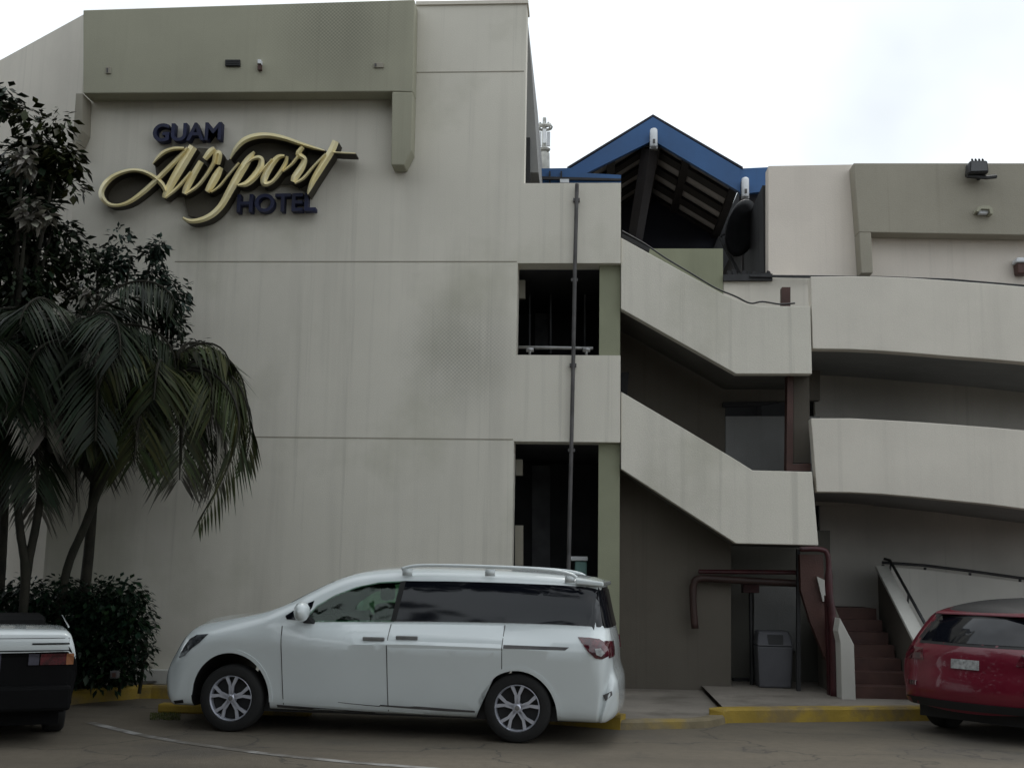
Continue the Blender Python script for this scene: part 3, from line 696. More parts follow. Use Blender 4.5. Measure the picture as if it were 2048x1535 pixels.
# ------------------------------------------------------------------ right wing
def wing():
    t = thing('hotel_wing', 'pale lower wing with khaki parapet band and stacked balcony walls', 'building', at(1800, 1385))
    X2 = at(2300, 500, 1.6).x
    w = MB(); w.pz([(1537, 332), (1712, 329), (2300, 329), (2300, 600), (1537, 600)], 1.75, 0.3); w.build('wall', 'warm', t)
    w = MB(); p = at(1537, 545, 1.76); q = at(1537, 332, 1.76); w.box((p.x-0.02, 2.56, 0), (X2+1, 8, q.z-0.2)); w.box((p.x-0.02, 2.06, at(1537, 560, 2.06).z), (p.x+0.1, 2.55, q.z-0.2)); w.build('rear_mass', 'dark', t)
    b = MB(); b.pz([(1707, 326), (2300, 326), (2300, 474), (1743, 464.5), (1718, 464)], 1.45, 0.295); b.pz([(1718, 464.2), (1742.5, 464.7), (1746, 546), (1723, 546)], 1.45, 0.295)
    b.build('parapet_band', 'khaki', t, bevel=0.012)
    b = MB(); b.pz([(1500, 549), (1760, 552), (1900, 557), (2300, 590), (2300, 596), (1900, 563), (1760, 557), (1500, 553)], 1.40, 0.04); b.build('flashing', 'metal_dark', t)
    top = [(1621, 553), (1700, 552), (1760, 553), (1830, 556), (1900, 561), (1980, 567), (2048, 573), (2300, 598)]
    bot = [(2300, 752), (2048, 724), (1980, 718), (1900, 712), (1830, 706), (1760, 701), (1700, 698), (1626, 697)]
    b = MB(); b.pz(top+bot, 0.02, 0.2); b.build('balcony_wall', 'pale', t, bevel=0.01)
    top2 = [(1622, 836), (1700, 836), (1760, 839), (1830, 843), (1900, 848), (1980, 854), (2048, 860), (2300, 884)]
    bot2 = [(2300, 1048), (2048, 1017), (1980, 1008), (1900, 1000), (1830, 993), (1760, 987), (1700, 984), (1634, 983)]
    b = MB(); b.pz(top2+bot2, 0.02, 0.2); b.build('balcony_wall', 'pale', t, bevel=0.01)
    # floor slabs behind the balcony walls, rear wall of the galleries
    s = MB()
    for bb in (bot, bot2):
        up = [(x, y-22) for x, y in bb[::-1]]
        s.pz(bb+up, 0.225, 2.2)
    s.build('floor_slab', 'grey_wall', t)
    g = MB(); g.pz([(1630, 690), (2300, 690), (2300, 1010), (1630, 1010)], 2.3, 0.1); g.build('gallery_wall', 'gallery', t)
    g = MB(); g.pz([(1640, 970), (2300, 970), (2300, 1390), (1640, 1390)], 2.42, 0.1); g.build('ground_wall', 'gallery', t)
    g = MB(); g.pz([(1640, 555), (1700, 555), (1700, 690), (1640, 690)], 1.9, 0.1); g.build('pier', 'recess', t)
    return t
wing()
# floodlight, round lamp and bracket on the wing
t = thing('floodlight', 'black weathered floodlight perched on the khaki parapet edge', 'floodlight', at(1957, 355, 1.3))
b = MB(); b.pz([(1940, 320), (1976, 320), (1979, 345), (1938, 347)], 1.15, 0.22); b.build('housing', 'metal_dark', t, bevel=0.03)
b = MB(); b.pz([(1943, 323), (1973, 323), (1975, 341), (1942, 342)], 1.135, 0.012); b.build('lens', 'glass_grey', t)
b = MB(); b.tube([at(1934, 352, 1.25), at(1972, 355, 1.25), at(1992, 353, 1.3)], 0.03, 6); b.build('bracket', 'metal_dark', t)
b = MB(); b.tube([at(1957, 345, 1.3), at(1957, 358, 1.44)], 0.03, 6); b.build('mount', 'metal_dark', t)
for x in (1944, 1951, 1958, 1965): b = MB(); b.tube([at(x, 319, 1.2), at(x+1, 322, 1.4)], 0.016, 5); b.build('cooling_fin', 'metal_dark', t)
t = thing('bulkhead_lamp', 'small hooded bulkhead lamp below the floodlight', 'lamp', at(1970, 428, 1.4))
b = MB(); b.prism([at(x, y, 1.3) for x, y in ((1953, 422), (1956, 414), (1965, 411), (1978, 411), (1985, 416), (1986, 428), (1981, 427), (1979, 418), (1963, 417), (1957, 423))], (0, 0.148, 0)); b.build('hood', 'olive', t)
b = MB(); b.pz([(1958, 418), (1977, 418), (1977, 427), (1958, 427)], 1.36, 0.085); b.build('diffuser', 'white_plastic', t, bevel=0.01)
t = thing('wall_lantern', 'blurred brown wall lantern at the far right of the pale wing', 'lamp', at(2042, 548, 1.7))
b = MB(); b.pz([(2034, 525), (2060, 525), (2060, 547), (2036, 547)], 1.58, 0.165); b.build('body', 'brown', t, bevel=0.02)
b = MB(); b.pz([(2034, 514), (2060, 514), (2060, 524), (2032, 524)], 1.55, 0.195); b.build('cap', 'white_plastic', t, bevel=0.02)

# ------------------------------------------------------------------ ground steps with white walls and red post
def entry():
    t = thing('entrance_steps', 'brown entrance steps between white sloping stringer walls', 'steps', at(1760, 1398, -0.2))
    xa = at(1697, 1390, -0.2).x; xb = at(1826, 1390, -0.2).x
    s = MB(); n = 7
    for k in range(n):
        z = KH-0.01+0.148*(k+1); y = -0.3+0.30*k
        s.box((xa, y, 0.1+0.148*k if k else 0.1), (xb, 2.38, z))
    s2 = MB()
    for k in range(n):
        z = KH-0.01+0.148*(k+1); y = -0.3+0.30*k
        s2.box((xa, y, z-0.148), (xb, y+0.3 if k < n-1 else 2.35, z))
    for k in range(n-1):
        y = -0.3+0.30*k; s2.box((xa, y+0.3, 0.1), (xb, y+0.301, 0.13))
    s2.build('step', 'brown_tile', t, bevel=0.008)
    # right stringer wall: slopes down towards the road
    f = at(1755, 1138, 1.75); nr = at(1832, 1288, -0.55); x = 0
    w = MB(); wd = 0.13
    A = [Vector((f.x, f.y, 0.05)), Vector((f.x, f.y, f.z)), Vector((nr.x, nr.y, nr.z)), Vector((nr.x, nr.y, 0.05))]
    w.prism(A, (wd, 0, 0)); w.build('stringer_wall', 'recess_brown', t)
    w = MB(); up = Vector((0, 0, 0.055)); e = Vector((-0.03, 0, 0.002))
    w.prism([A[1]+e, A[2]+e, A[2]+e+up, A[1]+e+up], (wd+0.05, 0, 0)); w.build('stringer_cap', 'white_wall', t, bevel=0.01)
    h = MB(); o = Vector((wd+0.06, 0.05, 0.13)); h.tube([A[1]+o+Vector((-0.05, 0.1, 0.02)), A[1]+o, A[1].lerp(A[2], 0.5)+o, A[2]+o], 0.02, 8)
    for q in (0.03, 0.5, 0.95): pp = A[1].lerp(A[2], q)+o; h.tube([pp, pp-Vector((0.03, 0, 0.2))], 0.015, 6)
    h.build('handrail', 'metal_dark', t, smooth=True)
    # left newel wall
    w = MB(); a = at(1683, 1250, -0.45)
    pts = [at(1684, 1400, -0.45), at(1681, 1285, -0.45), at(1676, 1262, -0.45), at(1680, 1235, -0.45), at(1708, 1288, -0.45), at(1712, 1400, -0.45)]
    w.prism(pts, (0, 0.35, 0)); w.build('newel_wall', 'white_wall', t, bevel=0.008)
    w = MB(); f2 = at(1672, 1180, 1.2)
    w.prism([Vector((a.x+0.02, -0.09, 0.1)), Vector((a.x+0.02, -0.09, a.z-0.1)), Vector((a.x+0.02, 1.2, a.z+0.6)), Vector((a.x+0.02, 1.2, 0.1))], (0.1, 0, 0)); w.build('side_wall', 'recess_brown', t)
    return t
entry()
t = thing('low_wall', 'pale low wall with dark top rail behind the red car', 'wall', at(1900, 1385, 1.9))
b = MB(); b.pz([(1770, 1132), (1850, 1139), (1940, 1150), (2048, 1164), (2300, 1196), (2300, 1390), (1770, 1390)], 1.80, 0.15); b.build('panel', 'white_wall', t)
b = MB(); b.tube([at(x, y, 1.86) for x, y in ((1764, 1124), (1850, 1130), (1940, 1141), (2048, 1156), (2300, 1188))], 0.022, 8)
for x, y in ((1766, 1128), (1850, 1134), (1940, 1145), (2040, 1157)): b.tube([at(x, y, 1.86), at(x, y+12, 1.86)], 0.02, 6)
b.build('rail', 'metal_dark', t)
t = thing('gate_post', 'weathered red-brown post frame with curved dark red pipe beside the steps', 'post', at(1640, 1398, -0.1))
b = MB(); b.pz([(1600, 1108), (1646, 1108), (1651, 1235), (1652, 1320), (1620, 1240), (1602, 1180)], 0.25, 0.15); b.build('post_board', 'brown', t)
b = MB(); b.pz([(1634, 1152), (1651, 1160), (1652, 1202), (1646, 1202)], 0.2, 0.04); b.build('sloped_strip', 'white_wall', t)
b = MB(); b.tube(catmull([at(x, y, -0.1) for x, y in ((1600, 1098), (1640, 1098), (1656, 1112), (1658, 1180), (1664, 1225), (1668, 1270), (1670, 1398))], 5), [0.035]*13+[0.05]*9+[0.06]*9, 8); b.build('pipe', 'red_dark', t, smooth=True)
b = MB(); b.pz([(1652, 1190), (1662, 1215), (1678, 1260), (1682, 1398), (1658, 1398)], -0.02, 0.12); b.build('gate_leaf', 'red_dark', t)
b = MB(); b.pz([(1594, 1098), (1600, 1098), (1602, 1390), (1594, 1390)], 0.4, 0.08); b.build('upright', 'metal_dark', t)

# ------------------------------------------------------------------ cars
class Car:
    """body lofted from side-profile sections; local x runs nose to tail (metres), y across, z up"""
    def __init__(s, top, bot, W, belt, tumble, rnd, crown=0.03, n=110, shoulder=0.03, lean=0.11):
        s.shoulder = shoulder; s.lean = lean
        # top: [(x,z)] nose-bottom ... tail-bottom ; bot: (x0,z0,x1,z1) ; rnd: function(frac)->edge radius
        s.W = W; s.belt = belt; s.tumble = tumble
        T = catmull([Vector((x, z, 0)) for x, z in top], 8)
        ls = [0]
        for i in range(1, len(T)): ls.append(ls[-1]+(T[i]-T[i-1]).length)
        def samp(u):
            d = u*ls[-1]
            for i in range(1, len(T)):
                if ls[i] >= d:
                    return T[i-1].lerp(T[i], (d-ls[i-1])/max(1e-9, ls[i]-ls[i-1]))
            return T[-1].copy()
        tops = [samp(i/(n-1)) for i in range(n)]
        x0, z0, x1, z1 = bot; L = x1-x0
        bx = []
        for i, p in enumerate(tops):
            q = min(max(p.x, x0), x1); u = i/(n-1)
            q = 0.8*q + 0.2*(x0+L*u); bx.append(min(max(q, x0), x1))
        for k in range(3): bx = [bx[0]]+[(bx[i-1]+bx[i]+bx[i+1])/3 for i in range(1, n-1)]+[bx[-1]]
        vv = [0, 0.015, 0.04, 0.08, 0.14, 0.2, 0.27, 0.34, 0.41, 0.48, 0.55, 0.62, 0.68, 0.74, 0.79, 0.84, 0.88, 0.915, 0.945, 0.967, 0.984, 0.995, 1.0]
        ac = [0.92, 0.75, 0.5, 0.25, 0.0]
        rows = []
        for i, p in enumerate(tops):
            B = Vector((bx[i], z0+(z1-z0)*(bx[i]-x0)/L, 0))
            tg = (tops[min(i+1, n-1)]-tops[max(i-1, 0)]).normalized(); nr = Vector((-tg.y, tg.x, 0))
            r = rnd(i/(n-1), p)
            side = []
            ln = (p-B).length
            for v in vv:
                q = B.lerp(p, v)
                d = max(0.0, (p-q).dot(nr)) if ln > 1e-6 else 0
                w = s.half(q.x, q.y)
                if d < r: w -= r*(1-math.sqrt(max(0, 1-(1-d/r)**2)))
                db = (q-B).length
                if db < 0.1: w -= 0.07*(1-math.sqrt(max(0, 1-(1-db/0.1)**2)))
                side.append((q.x, max(w, 0.02), q.y))
            ye = side[-1][1]; row = [(x, -y, z) for x, y, z in side]
            cr = crown(i/(n-1), p) if callable(crown) else crown
            strip = []
            for f in ac:
                q = p + nr*cr*(1-f*f); strip.append((q.x, f*ye, q.y))
            row += [(x, -y, z) for x, y, z in strip] + [(x, y, z) for x, y, z in strip[-2::-1]]
            row += [(x, y, z) for x, y, z in side[::-1]]
            rows.append(row)
        b = MB(); m_ = len(rows[0])
        vs = [v for r in rows for v in r]; fs = []
        for i in range(n-1):
            for k in range(m_):
                k2 = (k+1) % m_
                fs.append((i*m_+k, i*m_+k2, (i+1)*m_+k2, (i+1)*m_+k))
        fs += [tuple(range(m_))[::-1], tuple((n-1)*m_+k for k in range(m_))]
        b.add(vs, fs); me = b.mesh('body')
        bm = bmesh.new(); bm.from_mesh(me)
        bmesh.ops.remove_doubles(bm, verts=bm.verts, dist=0.0004)
        bmesh.ops.recalc_face_normals(bm, faces=bm.faces)
        bm.to_mesh(me); s.bvh = BVHTree.FromBMesh(bm); bm.free()
        s.me = me; s.tops = tops
    def half(s, x, z):
        w = s.W/2
        bl = s.belt(x) if callable(s.belt) else s.belt
        k = max(0.0, min(1.0, (z-(bl-0.18))/0.18)); w -= (s.shoulder(x) if callable(s.shoulder) else s.shoulder)*k**1.1
        if z > bl: w -= s.tumble*(z-bl) + 0.10*(z-bl)**2
        else: w -= s.lean*max(0, (bl-0.18-z))/bl
        # shoulder crease and lower tuck
        w -= 0.018*math.exp(-((z-(bl-0.2))/0.05)**2)*0 + 0.02*max(0, 0.0)
        return w
    def patch(s, poly, off=0.005, side=-1, step=0.07, axis='y', thick=0.012):
        """polygon in the side view (x,z) [or rear view (y,z)] laid onto the body skin"""
        bm = bmesh.new()
        vs = [bm.verts.new((p[0], 0, p[1])) for p in poly]
        bm.faces.new(vs)
        bmesh.ops.triangulate(bm, faces=bm.faces)
        for ax in (0, 2):
            lo = min(v.co[ax] for v in bm.verts); hi = max(v.co[ax] for v in bm.verts)
            k = lo + step
            while k < hi:
                co = [0, 0, 0]; no = [0, 0, 0]; co[ax] = k; no[ax] = 1
                bmesh.ops.bisect_plane(bm, geom=bm.verts[:]+bm.edges[:]+bm.faces[:], plane_co=co, plane_no=no); k += step
        inner = []
        for v in bm.verts:
            a, c = v.co.x, v.co.z
            if axis == 'y':
                h = s.bvh.ray_cast(Vector((a, side*4, c)), Vector((0, -side, 0)))
                q = h[0] if h[0] is not None else s.bvh.find_nearest(Vector((a, side*1.2, c)))[0]
                v.co = (q.x, q.y+side*off, q.z)
            else:
                h = s.bvh.ray_cast(Vector((side*9, a, c)), Vector((-side, 0, 0)))
                q = h[0] if h[0] is not None else s.bvh.find_nearest(Vector((side*2.6, a, c)))[0]
                v.co = (q.x+side*off, q.y, q.z)
        r = bmesh.ops.extrude_face_region(bm, geom=bm.faces[:])
        nv = [g for g in r['geom'] if isinstance(g, bmesh.types.BMVert)]
        dv = Vector((0, -side*thick, 0)) if axis == 'y' else Vector((-side*thick, 0, 0))
        for v in nv: v.co += dv
        bmesh.ops.recalc_face_normals(bm, faces=bm.faces)
        me = bpy.data.meshes.new('patch'); bm.to_mesh(me); bm.free(); return me
    def cut(s, cutters, parent, mats, name='body'):
        """cutters: list of (mesh, material index)"""
        o = put(name, s.me, mats, parent, True)
        for i, (cm, mi) in enumerate(cutters):
            for m_ in mats: cm.materials.append(M[m_])
            for p in cm.polygons: p.material_index = mi
            c = bpy.data.objects.new('cutter', cm); COL.objects.link(c); c.parent = parent
            md = o.modifiers.new('b', 'BOOLEAN'); md.object = c; md.operation = 'DIFFERENCE'; md.solver = 'EXACT'
            try: md.material_mode = 'INDEX'
            except Exception: pass
            bpy.context.view_layer.update()
            dg = bpy.context.evaluated_depsgraph_get()
            me = bpy.data.meshes.new_from_object(o.evaluated_get(dg)); o.modifiers.clear(); o.data = me
            bpy.data.objects.remove(c)
        o.data.shade_smooth()
        b = bmesh.new(); b.from_mesh(o.data)
        for e in b.edges:
            if len(e.link_faces) == 2 and e.calc_face_angle(0) > R(38): e.smooth = False
        b.to_mesh(o.data); b.free()
        return o

def cyl(c, r, y0, y1, n=40, sx=1.0, sz=1.0):
    b = MB(); b.prism([(c[0]+r*sx*math.cos(2*math.pi*k/n), y0, c[1]+r*sz*math.sin(2*math.pi*k/n)) for k in range(n)], (0, y1-y0, 0))
    me = b.mesh('c'); bm = bmesh.new(); bm.from_mesh(me); bmesh.ops.recalc_face_normals(bm, faces=bm.faces); bm.to_mesh(me); bm.free(); return me
def shrink(poly, d):
    n = len(poly); cx = sum(p[0] for p in poly)/n; cz = sum(p[1] for p in poly)/n; out = []
    A = sum(poly[i][0]*poly[(i+1) % n][1]-poly[(i+1) % n][0]*poly[i][1] for i in range(n)); sg = 1 if A > 0 else -1
    for i in range(n):
        p = Vector(poly[i]); a = (p-Vector(poly[i-1])).normalized(); c = (Vector(poly[(i+1) % n])-p).normalized()
        na = Vector((-a.y, a.x))*sg; nc = Vector((-c.y, c.x))*sg; m_ = (na+nc)
        if m_.length < 1e-3: m_ = na
        m_.normalize(); k = d/max(0.35, m_.dot(na)); out.append((p.x+m_.x*k, p.y+m_.y*k))
    return out

def wheel(parent, x, z, y, r, rim_r, side, detail=True, spokes=7, rim_m='chrome', w=0.22):
    s = side
    t = MB(); h = w/2
    t.lathe([(rim_r*0.98, -h*0.95), (rim_r*1.04, -h), (r*0.93, -h*0.98), (r*0.985, -h*0.8), (r, -h*0.4), (r, h*0.4), (r*0.985, h*0.8), (r*0.93, h*0.98), (rim_r*1.04, h), (rim_r*0.98, h*0.95)], 44, (x, y, z), closed=True)
    wo = bpy.data.objects.new('wheel', t.mesh('wheel')); 
    tm = wo.data
    b = bmesh.new(); b.from_mesh(tm); bmesh.ops.recalc_face_normals(b, faces=b.faces); b.to_mesh(tm); b.free()
    bpy.data.objects.remove(wo)
    wo = put('wheel', tm, 'tyre', parent, True)
    yo = y+s*h*0.8
    k = MB(); k.lathe([(0.0, 0), (rim_r*0.97, 0), (rim_r*0.97, -0.02*s), (0, -0.02*s)], 32, (x, yo-s*0.055, z)); k.build('brake_disc', 'black', wo)
    rm = MB()
    rm.lathe([(rim_r*0.90, -0.05*s), (rim_r*0.91, 0.0), (rim_r*0.95, 0.014*s), (rim_r*1.0, 0.008*s), (rim_r*1.0, -0.05*s)], 44, (x, yo, z))
    rm.lathe([(0.0, 0.012*s), (rim_r*0.12, 0.012*s), (rim_r*0.2, 0.0), (rim_r*0.24, -0.03*s)], 24, (x, yo, z))
    if detail:
        for q in range(spokes):
            a = 2*math.pi*(q+0.25)/spokes
            for da in (-0.16, 0.16):
                p0 = (0.16, a+da*0.6); p1 = (0.55, a+da*0.75); p2 = (0.93, a+da*1.55)
                pr = []
                for (rr, aa), wd in ((p0, 0.055), (p1, 0.04), (p2, 0.05)):
                    pr.append((rr*rim_r, aa, wd*rim_r*1.5))
                for (r0, a0, w0), (r1, a1, w1) in zip(pr[:-1], pr[1:]):
                    P0 = Vector((math.cos(a0), 0, math.sin(a0)))*r0; P1 = Vector((math.cos(a1), 0, math.sin(a1)))*r1
                    d = (P1-P0).normalized(); nn = Vector((-d.z, 0, d.x)); c = Vector((x, yo-s*0.012, z))
                    rm.prism([c+P0+nn*w0, c+P1+nn*w1, c+P1-nn*w1, c+P0-nn*w0], (0, s*0.018, 0))
    rm.build('rim', rim_m, wo)
    hb = MB(); hb.lathe([(0.0, 0.02*s), (rim_r*0.1, 0.018*s), (rim_r*0.11, 0.0)], 18, (x, yo, z)); hb.build('hub_cap', 'metal_grey', wo)
    return wo

def seat(parent, x, y, z0):
    b = MB(); b.box((x-0.05, y-0.23, z0-0.2), (x+0.10, y+0.23, z0+0.22)); o = b.build('seat', 'black', parent, bevel=0.04)
    b = MB(); b.box((x-0.02, y-0.13, z0+0.25), (x+0.09, y+0.13, z0+0.43)); b.build('headrest', 'black', o, bevel=0.04)
    return o

# --- white van
def van():
    A = gnd(470, 1465); B = gnd(1030, 1487)
    dirx = (B-A); dirx.z = 0; wb = dirx.length; dirx.normalize(); ny = Vector((-dirx.y, dirx.x, 0))   # away from camera
    W = 1.86
    org = A.lerp(B, 0.5) + ny*(W/2-0.02)
    rz = math.atan2(dirx.y, dirx.x)
    t = thing('minivan', 'white minivan with chrome wheels, roof rails and dark rear windows', 'van', (org.x, org.y, 0), rz, None, True)
    P0 = A.lerp(B, 0.5) - ny*0.02
    def L(x, y, raw=False):
        """photo outline on the vertical plane of the van's near flank -> (length, height)"""
        x -= 24*max(0, min(1, (x-1130)/110)); x -= 0 if raw else 40*max(0, min(1, (500-x)/150)); d = ray(x, y); k = (P0-CAM).dot(ny)/d.dot(ny); p = CAM+d*k
        return ((p-P0).dot(dirx), p.z)
    LL = lambda pts: [L(*p) for p in pts]
    top = LL([(352, 1411), (343, 1395), (341, 1370), (349, 1335), (366, 1298), (383, 1270), (405, 1251), (450, 1240), (510, 1226), (560, 1208), (605, 1183), (650, 1160), (695, 1145), (745, 1138), (820, 1135.5), (920, 1138), (1020, 1142.5), (1110, 1149.5), (1170, 1156.5),
              (1206, 1163), (1214, 1170), (1222, 1200), (1230, 1232), (1239, 1262), (1245, 1290), (1247, 1318), (1249, 1345), (1257, 1366), (1259, 1405), (1255, 1435), (1240, 1448)])
    b0 = L(360, 1411); b1 = L(1236, 1450)
    bw = L(780, 1244)[1]
    def rnd(u, p):
        x = p.x
        fr = max(0, min(1, (L(560, 1300)[0]-x)/1.2)); re = max(0, min(1, (x-L(1195, 1300)[0])/0.2))
        return 0.17 + 0.22*fr*fr + 0.10*re
    car = Car(top, (b0[0], b0[1], b1[0], b1[1]), W, lambda x: bw-0.02, 0.20, rnd, shoulder=lambda x: 0.03+0.17*max(0.0, min(1.0, (x-L(540, 1250)[0])/0.9)), lean=0.15, crown=lambda u, p: 0.025+0.07*max(0, min(1, (L(470, 1300)[0]-p.x)/0.8)))
    fc = L(464, 1396); rc = L(1030, 1434)
    cut = [(cyl((fc[0], fc[1]), 0.415, -1.2, 1.2, sx=0.98, sz=1.07), 1), (cyl((rc[0], rc[1]), 0.415, -1.2, 1.2, sx=0.96, sz=1.05), 1)]
    fw = LL([(604, 1241), (626, 1213), (660, 1192), (700, 1176), (745, 1166.5), (793, 1164), (776, 1242)])
    b = MB(); b.prism([(x, -1.3, z) for x, z in fw], (0, 2.6, 0)); me = b.mesh('c')
    bm = bmesh.new(); bm.from_mesh(me); bmesh.ops.recalc_face_normals(bm, faces=bm.faces); bm.to_mesh(me); bm.free()
    cut.append((me, 1))
    body = car.cut(cut, t, ['white_car', 'black', 'glass_dark'])
    xd = L(1168, 1210)[0]; za = L(1160, 1249)[1]; zb_ = L(1190, 1179)[1]
    for p in body.data.polygons:
        c = p.center
        if c.x > xd and za < c.z < zb_: p.material_index = 2
    # glazing
    def pat(name, poly, m_, par=t, off=0.006, side=-1, label=None, **k):
        o = put(name, car.patch(poly, off, side, **k), m_, par, True)
        if label: o['label'] = label
        b = bmesh.new(); b.from_mesh(o.data)
        for e in b.edges:
            if len(e.link_faces) == 2 and e.calc_face_angle(0) > R(40): e.smooth = False
        b.to_mesh(o.data); b.free()
        return o
    for side in (-1, 1):
        pat('side_window', shrink(fw, -0.012), 'glass_green', t, 0.004, side, 'front door window tinted for the green reflection', thick=0.004)
        rg = LL([(797, 1161.5), (900, 1162.5), (1000, 1165.5), (1100, 1169.5), (1165, 1173), (1204, 1178), (1214, 1195), (1224, 1225), (1232, 1257), (1185, 1253), (1100, 1249), (1000, 1246), (880, 1244), (779, 1243)])
        pat('side_window', rg, 'glass_dark', t, 0.006, side, 'long dark privacy window behind the front door')
        qg = LL([(566, 1231), (582, 1220), (603, 1208), (619, 1201), (616, 1215), (600, 1240), (570, 1238)])
        pat('quarter_window', qg, 'glass_dark', t, 0.006, side)
    pat('b_pillar_trim', LL([(787, 1163), (798, 1161), (782, 1243), (772, 1243)]), 'black', t, 0.009)
    # rear window and windscreen
    zt = L(1216, 1180)[1]; zb = L(1236, 1258)[1]
    pat('rear_window', [(-0.64, zb), (0.64, zb), (0.58, zt), (-0.58, zt)], 'glass_dark', t, 0.008, 1, axis='x')
    zt = L(690, 1150)[1]; zb = L(575, 1205)[1]
    pat('windscreen', [(-0.70, zb), (0.70, zb), (0.56, zt), (-0.56, zt)], 'glass_dark', t, 0.006, -1, axis='x')
    # doors with dark shut lines
    sill = lambda x: 1414+(x-545)*(1447-1414)/400
    d1 = LL([(564, 1251), (620, 1250), (700, 1249), (772, 1249), (771, 1300), (769, 1380), (768, sill(768)-9), (700, sill(700)-9), (620, sill(620)-9), (559, sill(559)-9), (561, 1360), (563, 1300)])
    d2 = LL([(775, 1249), (880, 1250), (1002, 1252), (1004, 1290), (1004, 1340), (985, 1358), (960, 1388), (950, 1410), (948, sill(948)-12), (860, sill(860)-9), (771, sill(771)-9), (772, 1380), (774, 1300)])
    for nm, d in (('front_door', d1), ('sliding_door', d2)):
        do = pat(nm, d, 'white_car', t, 0.0025, thick=0.003)
        for sx in ((562, 1251, 1410), (773, 1249, 1424)) if nm == 'front_door' else ((1004, 1251, 1340),):
            x_, ya, yb = sx; pat('shut_line', LL([(x_-0.7, ya), (x_+0.7, ya), (x_-0.5, yb), (x_-2, yb)]), 'pipe', do, 0.0045, thick=0.004)
        hx = (746, 1277) if nm == 'front_door' else (812, 1275)
        q = L(*hx); h = car.bvh.ray_cast(Vector((q[0], -4, q[1])), Vector((0, 1, 0)))[0]
        b = MB(); b.box((q[0]-0.11, h.y-0.035, q[1]-0.018), (q[0]+0.11, h.y-0.012, q[1]+0.018)); b.box((q[0]-0.1, h.y-0.02, q[1]-0.012), (q[0]-0.07, h.y, q[1]+0.012)); b.box((q[0]+0.07, h.y-0.02, q[1]-0.012), (q[0]+0.1, h.y, q[1]+0.012))
        b.build('door_handle', 'metal_grey', do, bevel=0.008)
    pat('slide_rail', LL([(1006, 1289), (1140, 1294), (1130, 1300), (1006, 1296)]), 'pipe', t, 0.003, thick=0.006)
    # lamps
    pat('headlight', [L(x, y, True) for x, y in [(350, 1316), (360, 1296), (374, 1277), (388, 1269), (413, 1267), (398, 1284), (380, 1297), (366, 1311)]], 'lamp_clear', t, 0.01, step=0.04)
    tl = pat('tail_light', LL([(1161, 1274), (1190, 1275), (1215, 1278), (1232, 1286), (1242, 1296), (1243, 1312), (1225, 1318), (1208, 1316), (1190, 1303)]), 'lamp_red', t, 0.012, step=0.04)
    pat('reverse_lens', LL([(1206, 1297), (1220, 1296), (1231, 1306), (1222, 1313), (1210, 1309)]), 'plate', tl, 0.018, step=0.03)
    pat('bumper_reflector', LL([(1225, 1392), (1246, 1384), (1247, 1392), (1232, 1403)]), 'pipe', t, 0.006, step=0.04)
    zc = L(1247, 1300)[1]
    for s in (-1, 1):
        pat('tail_light', [(s*0.58, zc-0.06), (s*0.80, zc-0.08), (s*0.78, zc+0.08), (s*0.58, zc+0.07)], 'lamp_red', t, 0.012, 1, axis='x')
    pat('bumper_trim', LL([(352, 1406), (388, 1400), (388, 1407), (354, 1412)]), 'black', t, 0.006)
    pat('sill_trim', LL([(547, sill(547)-4), (946, sill(946)-4), (946, sill(946)+2), (547, sill(547)+2)]), 'pipe', t, 0.005)
    # rear spoiler
    a = L(1150, 1160); c = L(1216, 1166)
    b = MB(); b.prism([(a[0], -0.66, a[1]+0.015), (c[0]+0.03, -0.66, c[1]+0.012), (c[0]+0.03, -0.66, c[1]-0.035), (a[0], -0.66, a[1]-0.04)], (0, 1.32, 0)); b.build('spoiler', 'white_car', t, bevel=0.015)
    for s in (-1, 1):
        for (cx_, cz_), ax_, az_ in ((fc, 0.98, 1.07), (rc, 0.96, 1.05)):
            an = [R(k) for k in range(-4, 185, 7)]
            pat('arch_lip', [(cx_+0.445*ax_*math.cos(a), cz_+0.445*az_*math.sin(a)) for a in an]+[(cx_+0.409*ax_*math.cos(a), cz_+0.409*az_*math.sin(a)) for a in an[::-1]], 'white_car', t, 0.006, s, thick=0.012, step=0.05)
    # roof rails
    for s in (-1, 1):
        pts = []
        for x, y in ((788, 1136), (812, 1130), (860, 1128.5), (960, 1131), (1050, 1135.5), (1110, 1141), (1140, 1148), (1152, 1154)):
            q = L(x, y); pts.append((q[0], s*0.60, q[1]-0.005))
        b = MB(); b.tube(catmull(pts, 4), 0.018, 8)
        for x, y in ((800, 1134), (970, 1135), (1135, 1148)):
            q = L(x, y); b.box((q[0]-0.05, s*0.60-0.012, q[1]-0.08), (q[0]+0.05, s*0.60+0.012, q[1]-0.012))
        b.build('roof_rail', 'white_car', t, smooth=True)
    # mirrors
    for s in (-1, 1):
        q = L(608, 1224); h = car.bvh.ray_cast(Vector((q[0]+0.05, s*4, q[1]-0.1)), Vector((0, -s, 0)))[0]
        b = MB(); c = Vector((q[0]+0.0, h.y+s*0.16, q[1]+0.01)); vs = []
        for i in range(9):
            th_ = math.pi*i/8
            for k in range(14):
                ph = 2*math.pi*k/14
                vs.append(c+Vector((0.075*math.sin(th_)*math.cos(ph)+0.02*math.cos(th_)*0, 0.13*math.cos(th_), 0.10*math.sin(th_)*math.sin(ph))))
        fs = [(i*14+k, i*14+(k+1) % 14, (i+1)*14+(k+1) % 14, (i+1)*14+k) for i in range(8) for k in range(14)]
        b.add(vs, fs); mo = b.build('wing_mirror', 'white_car', t, smooth=True)
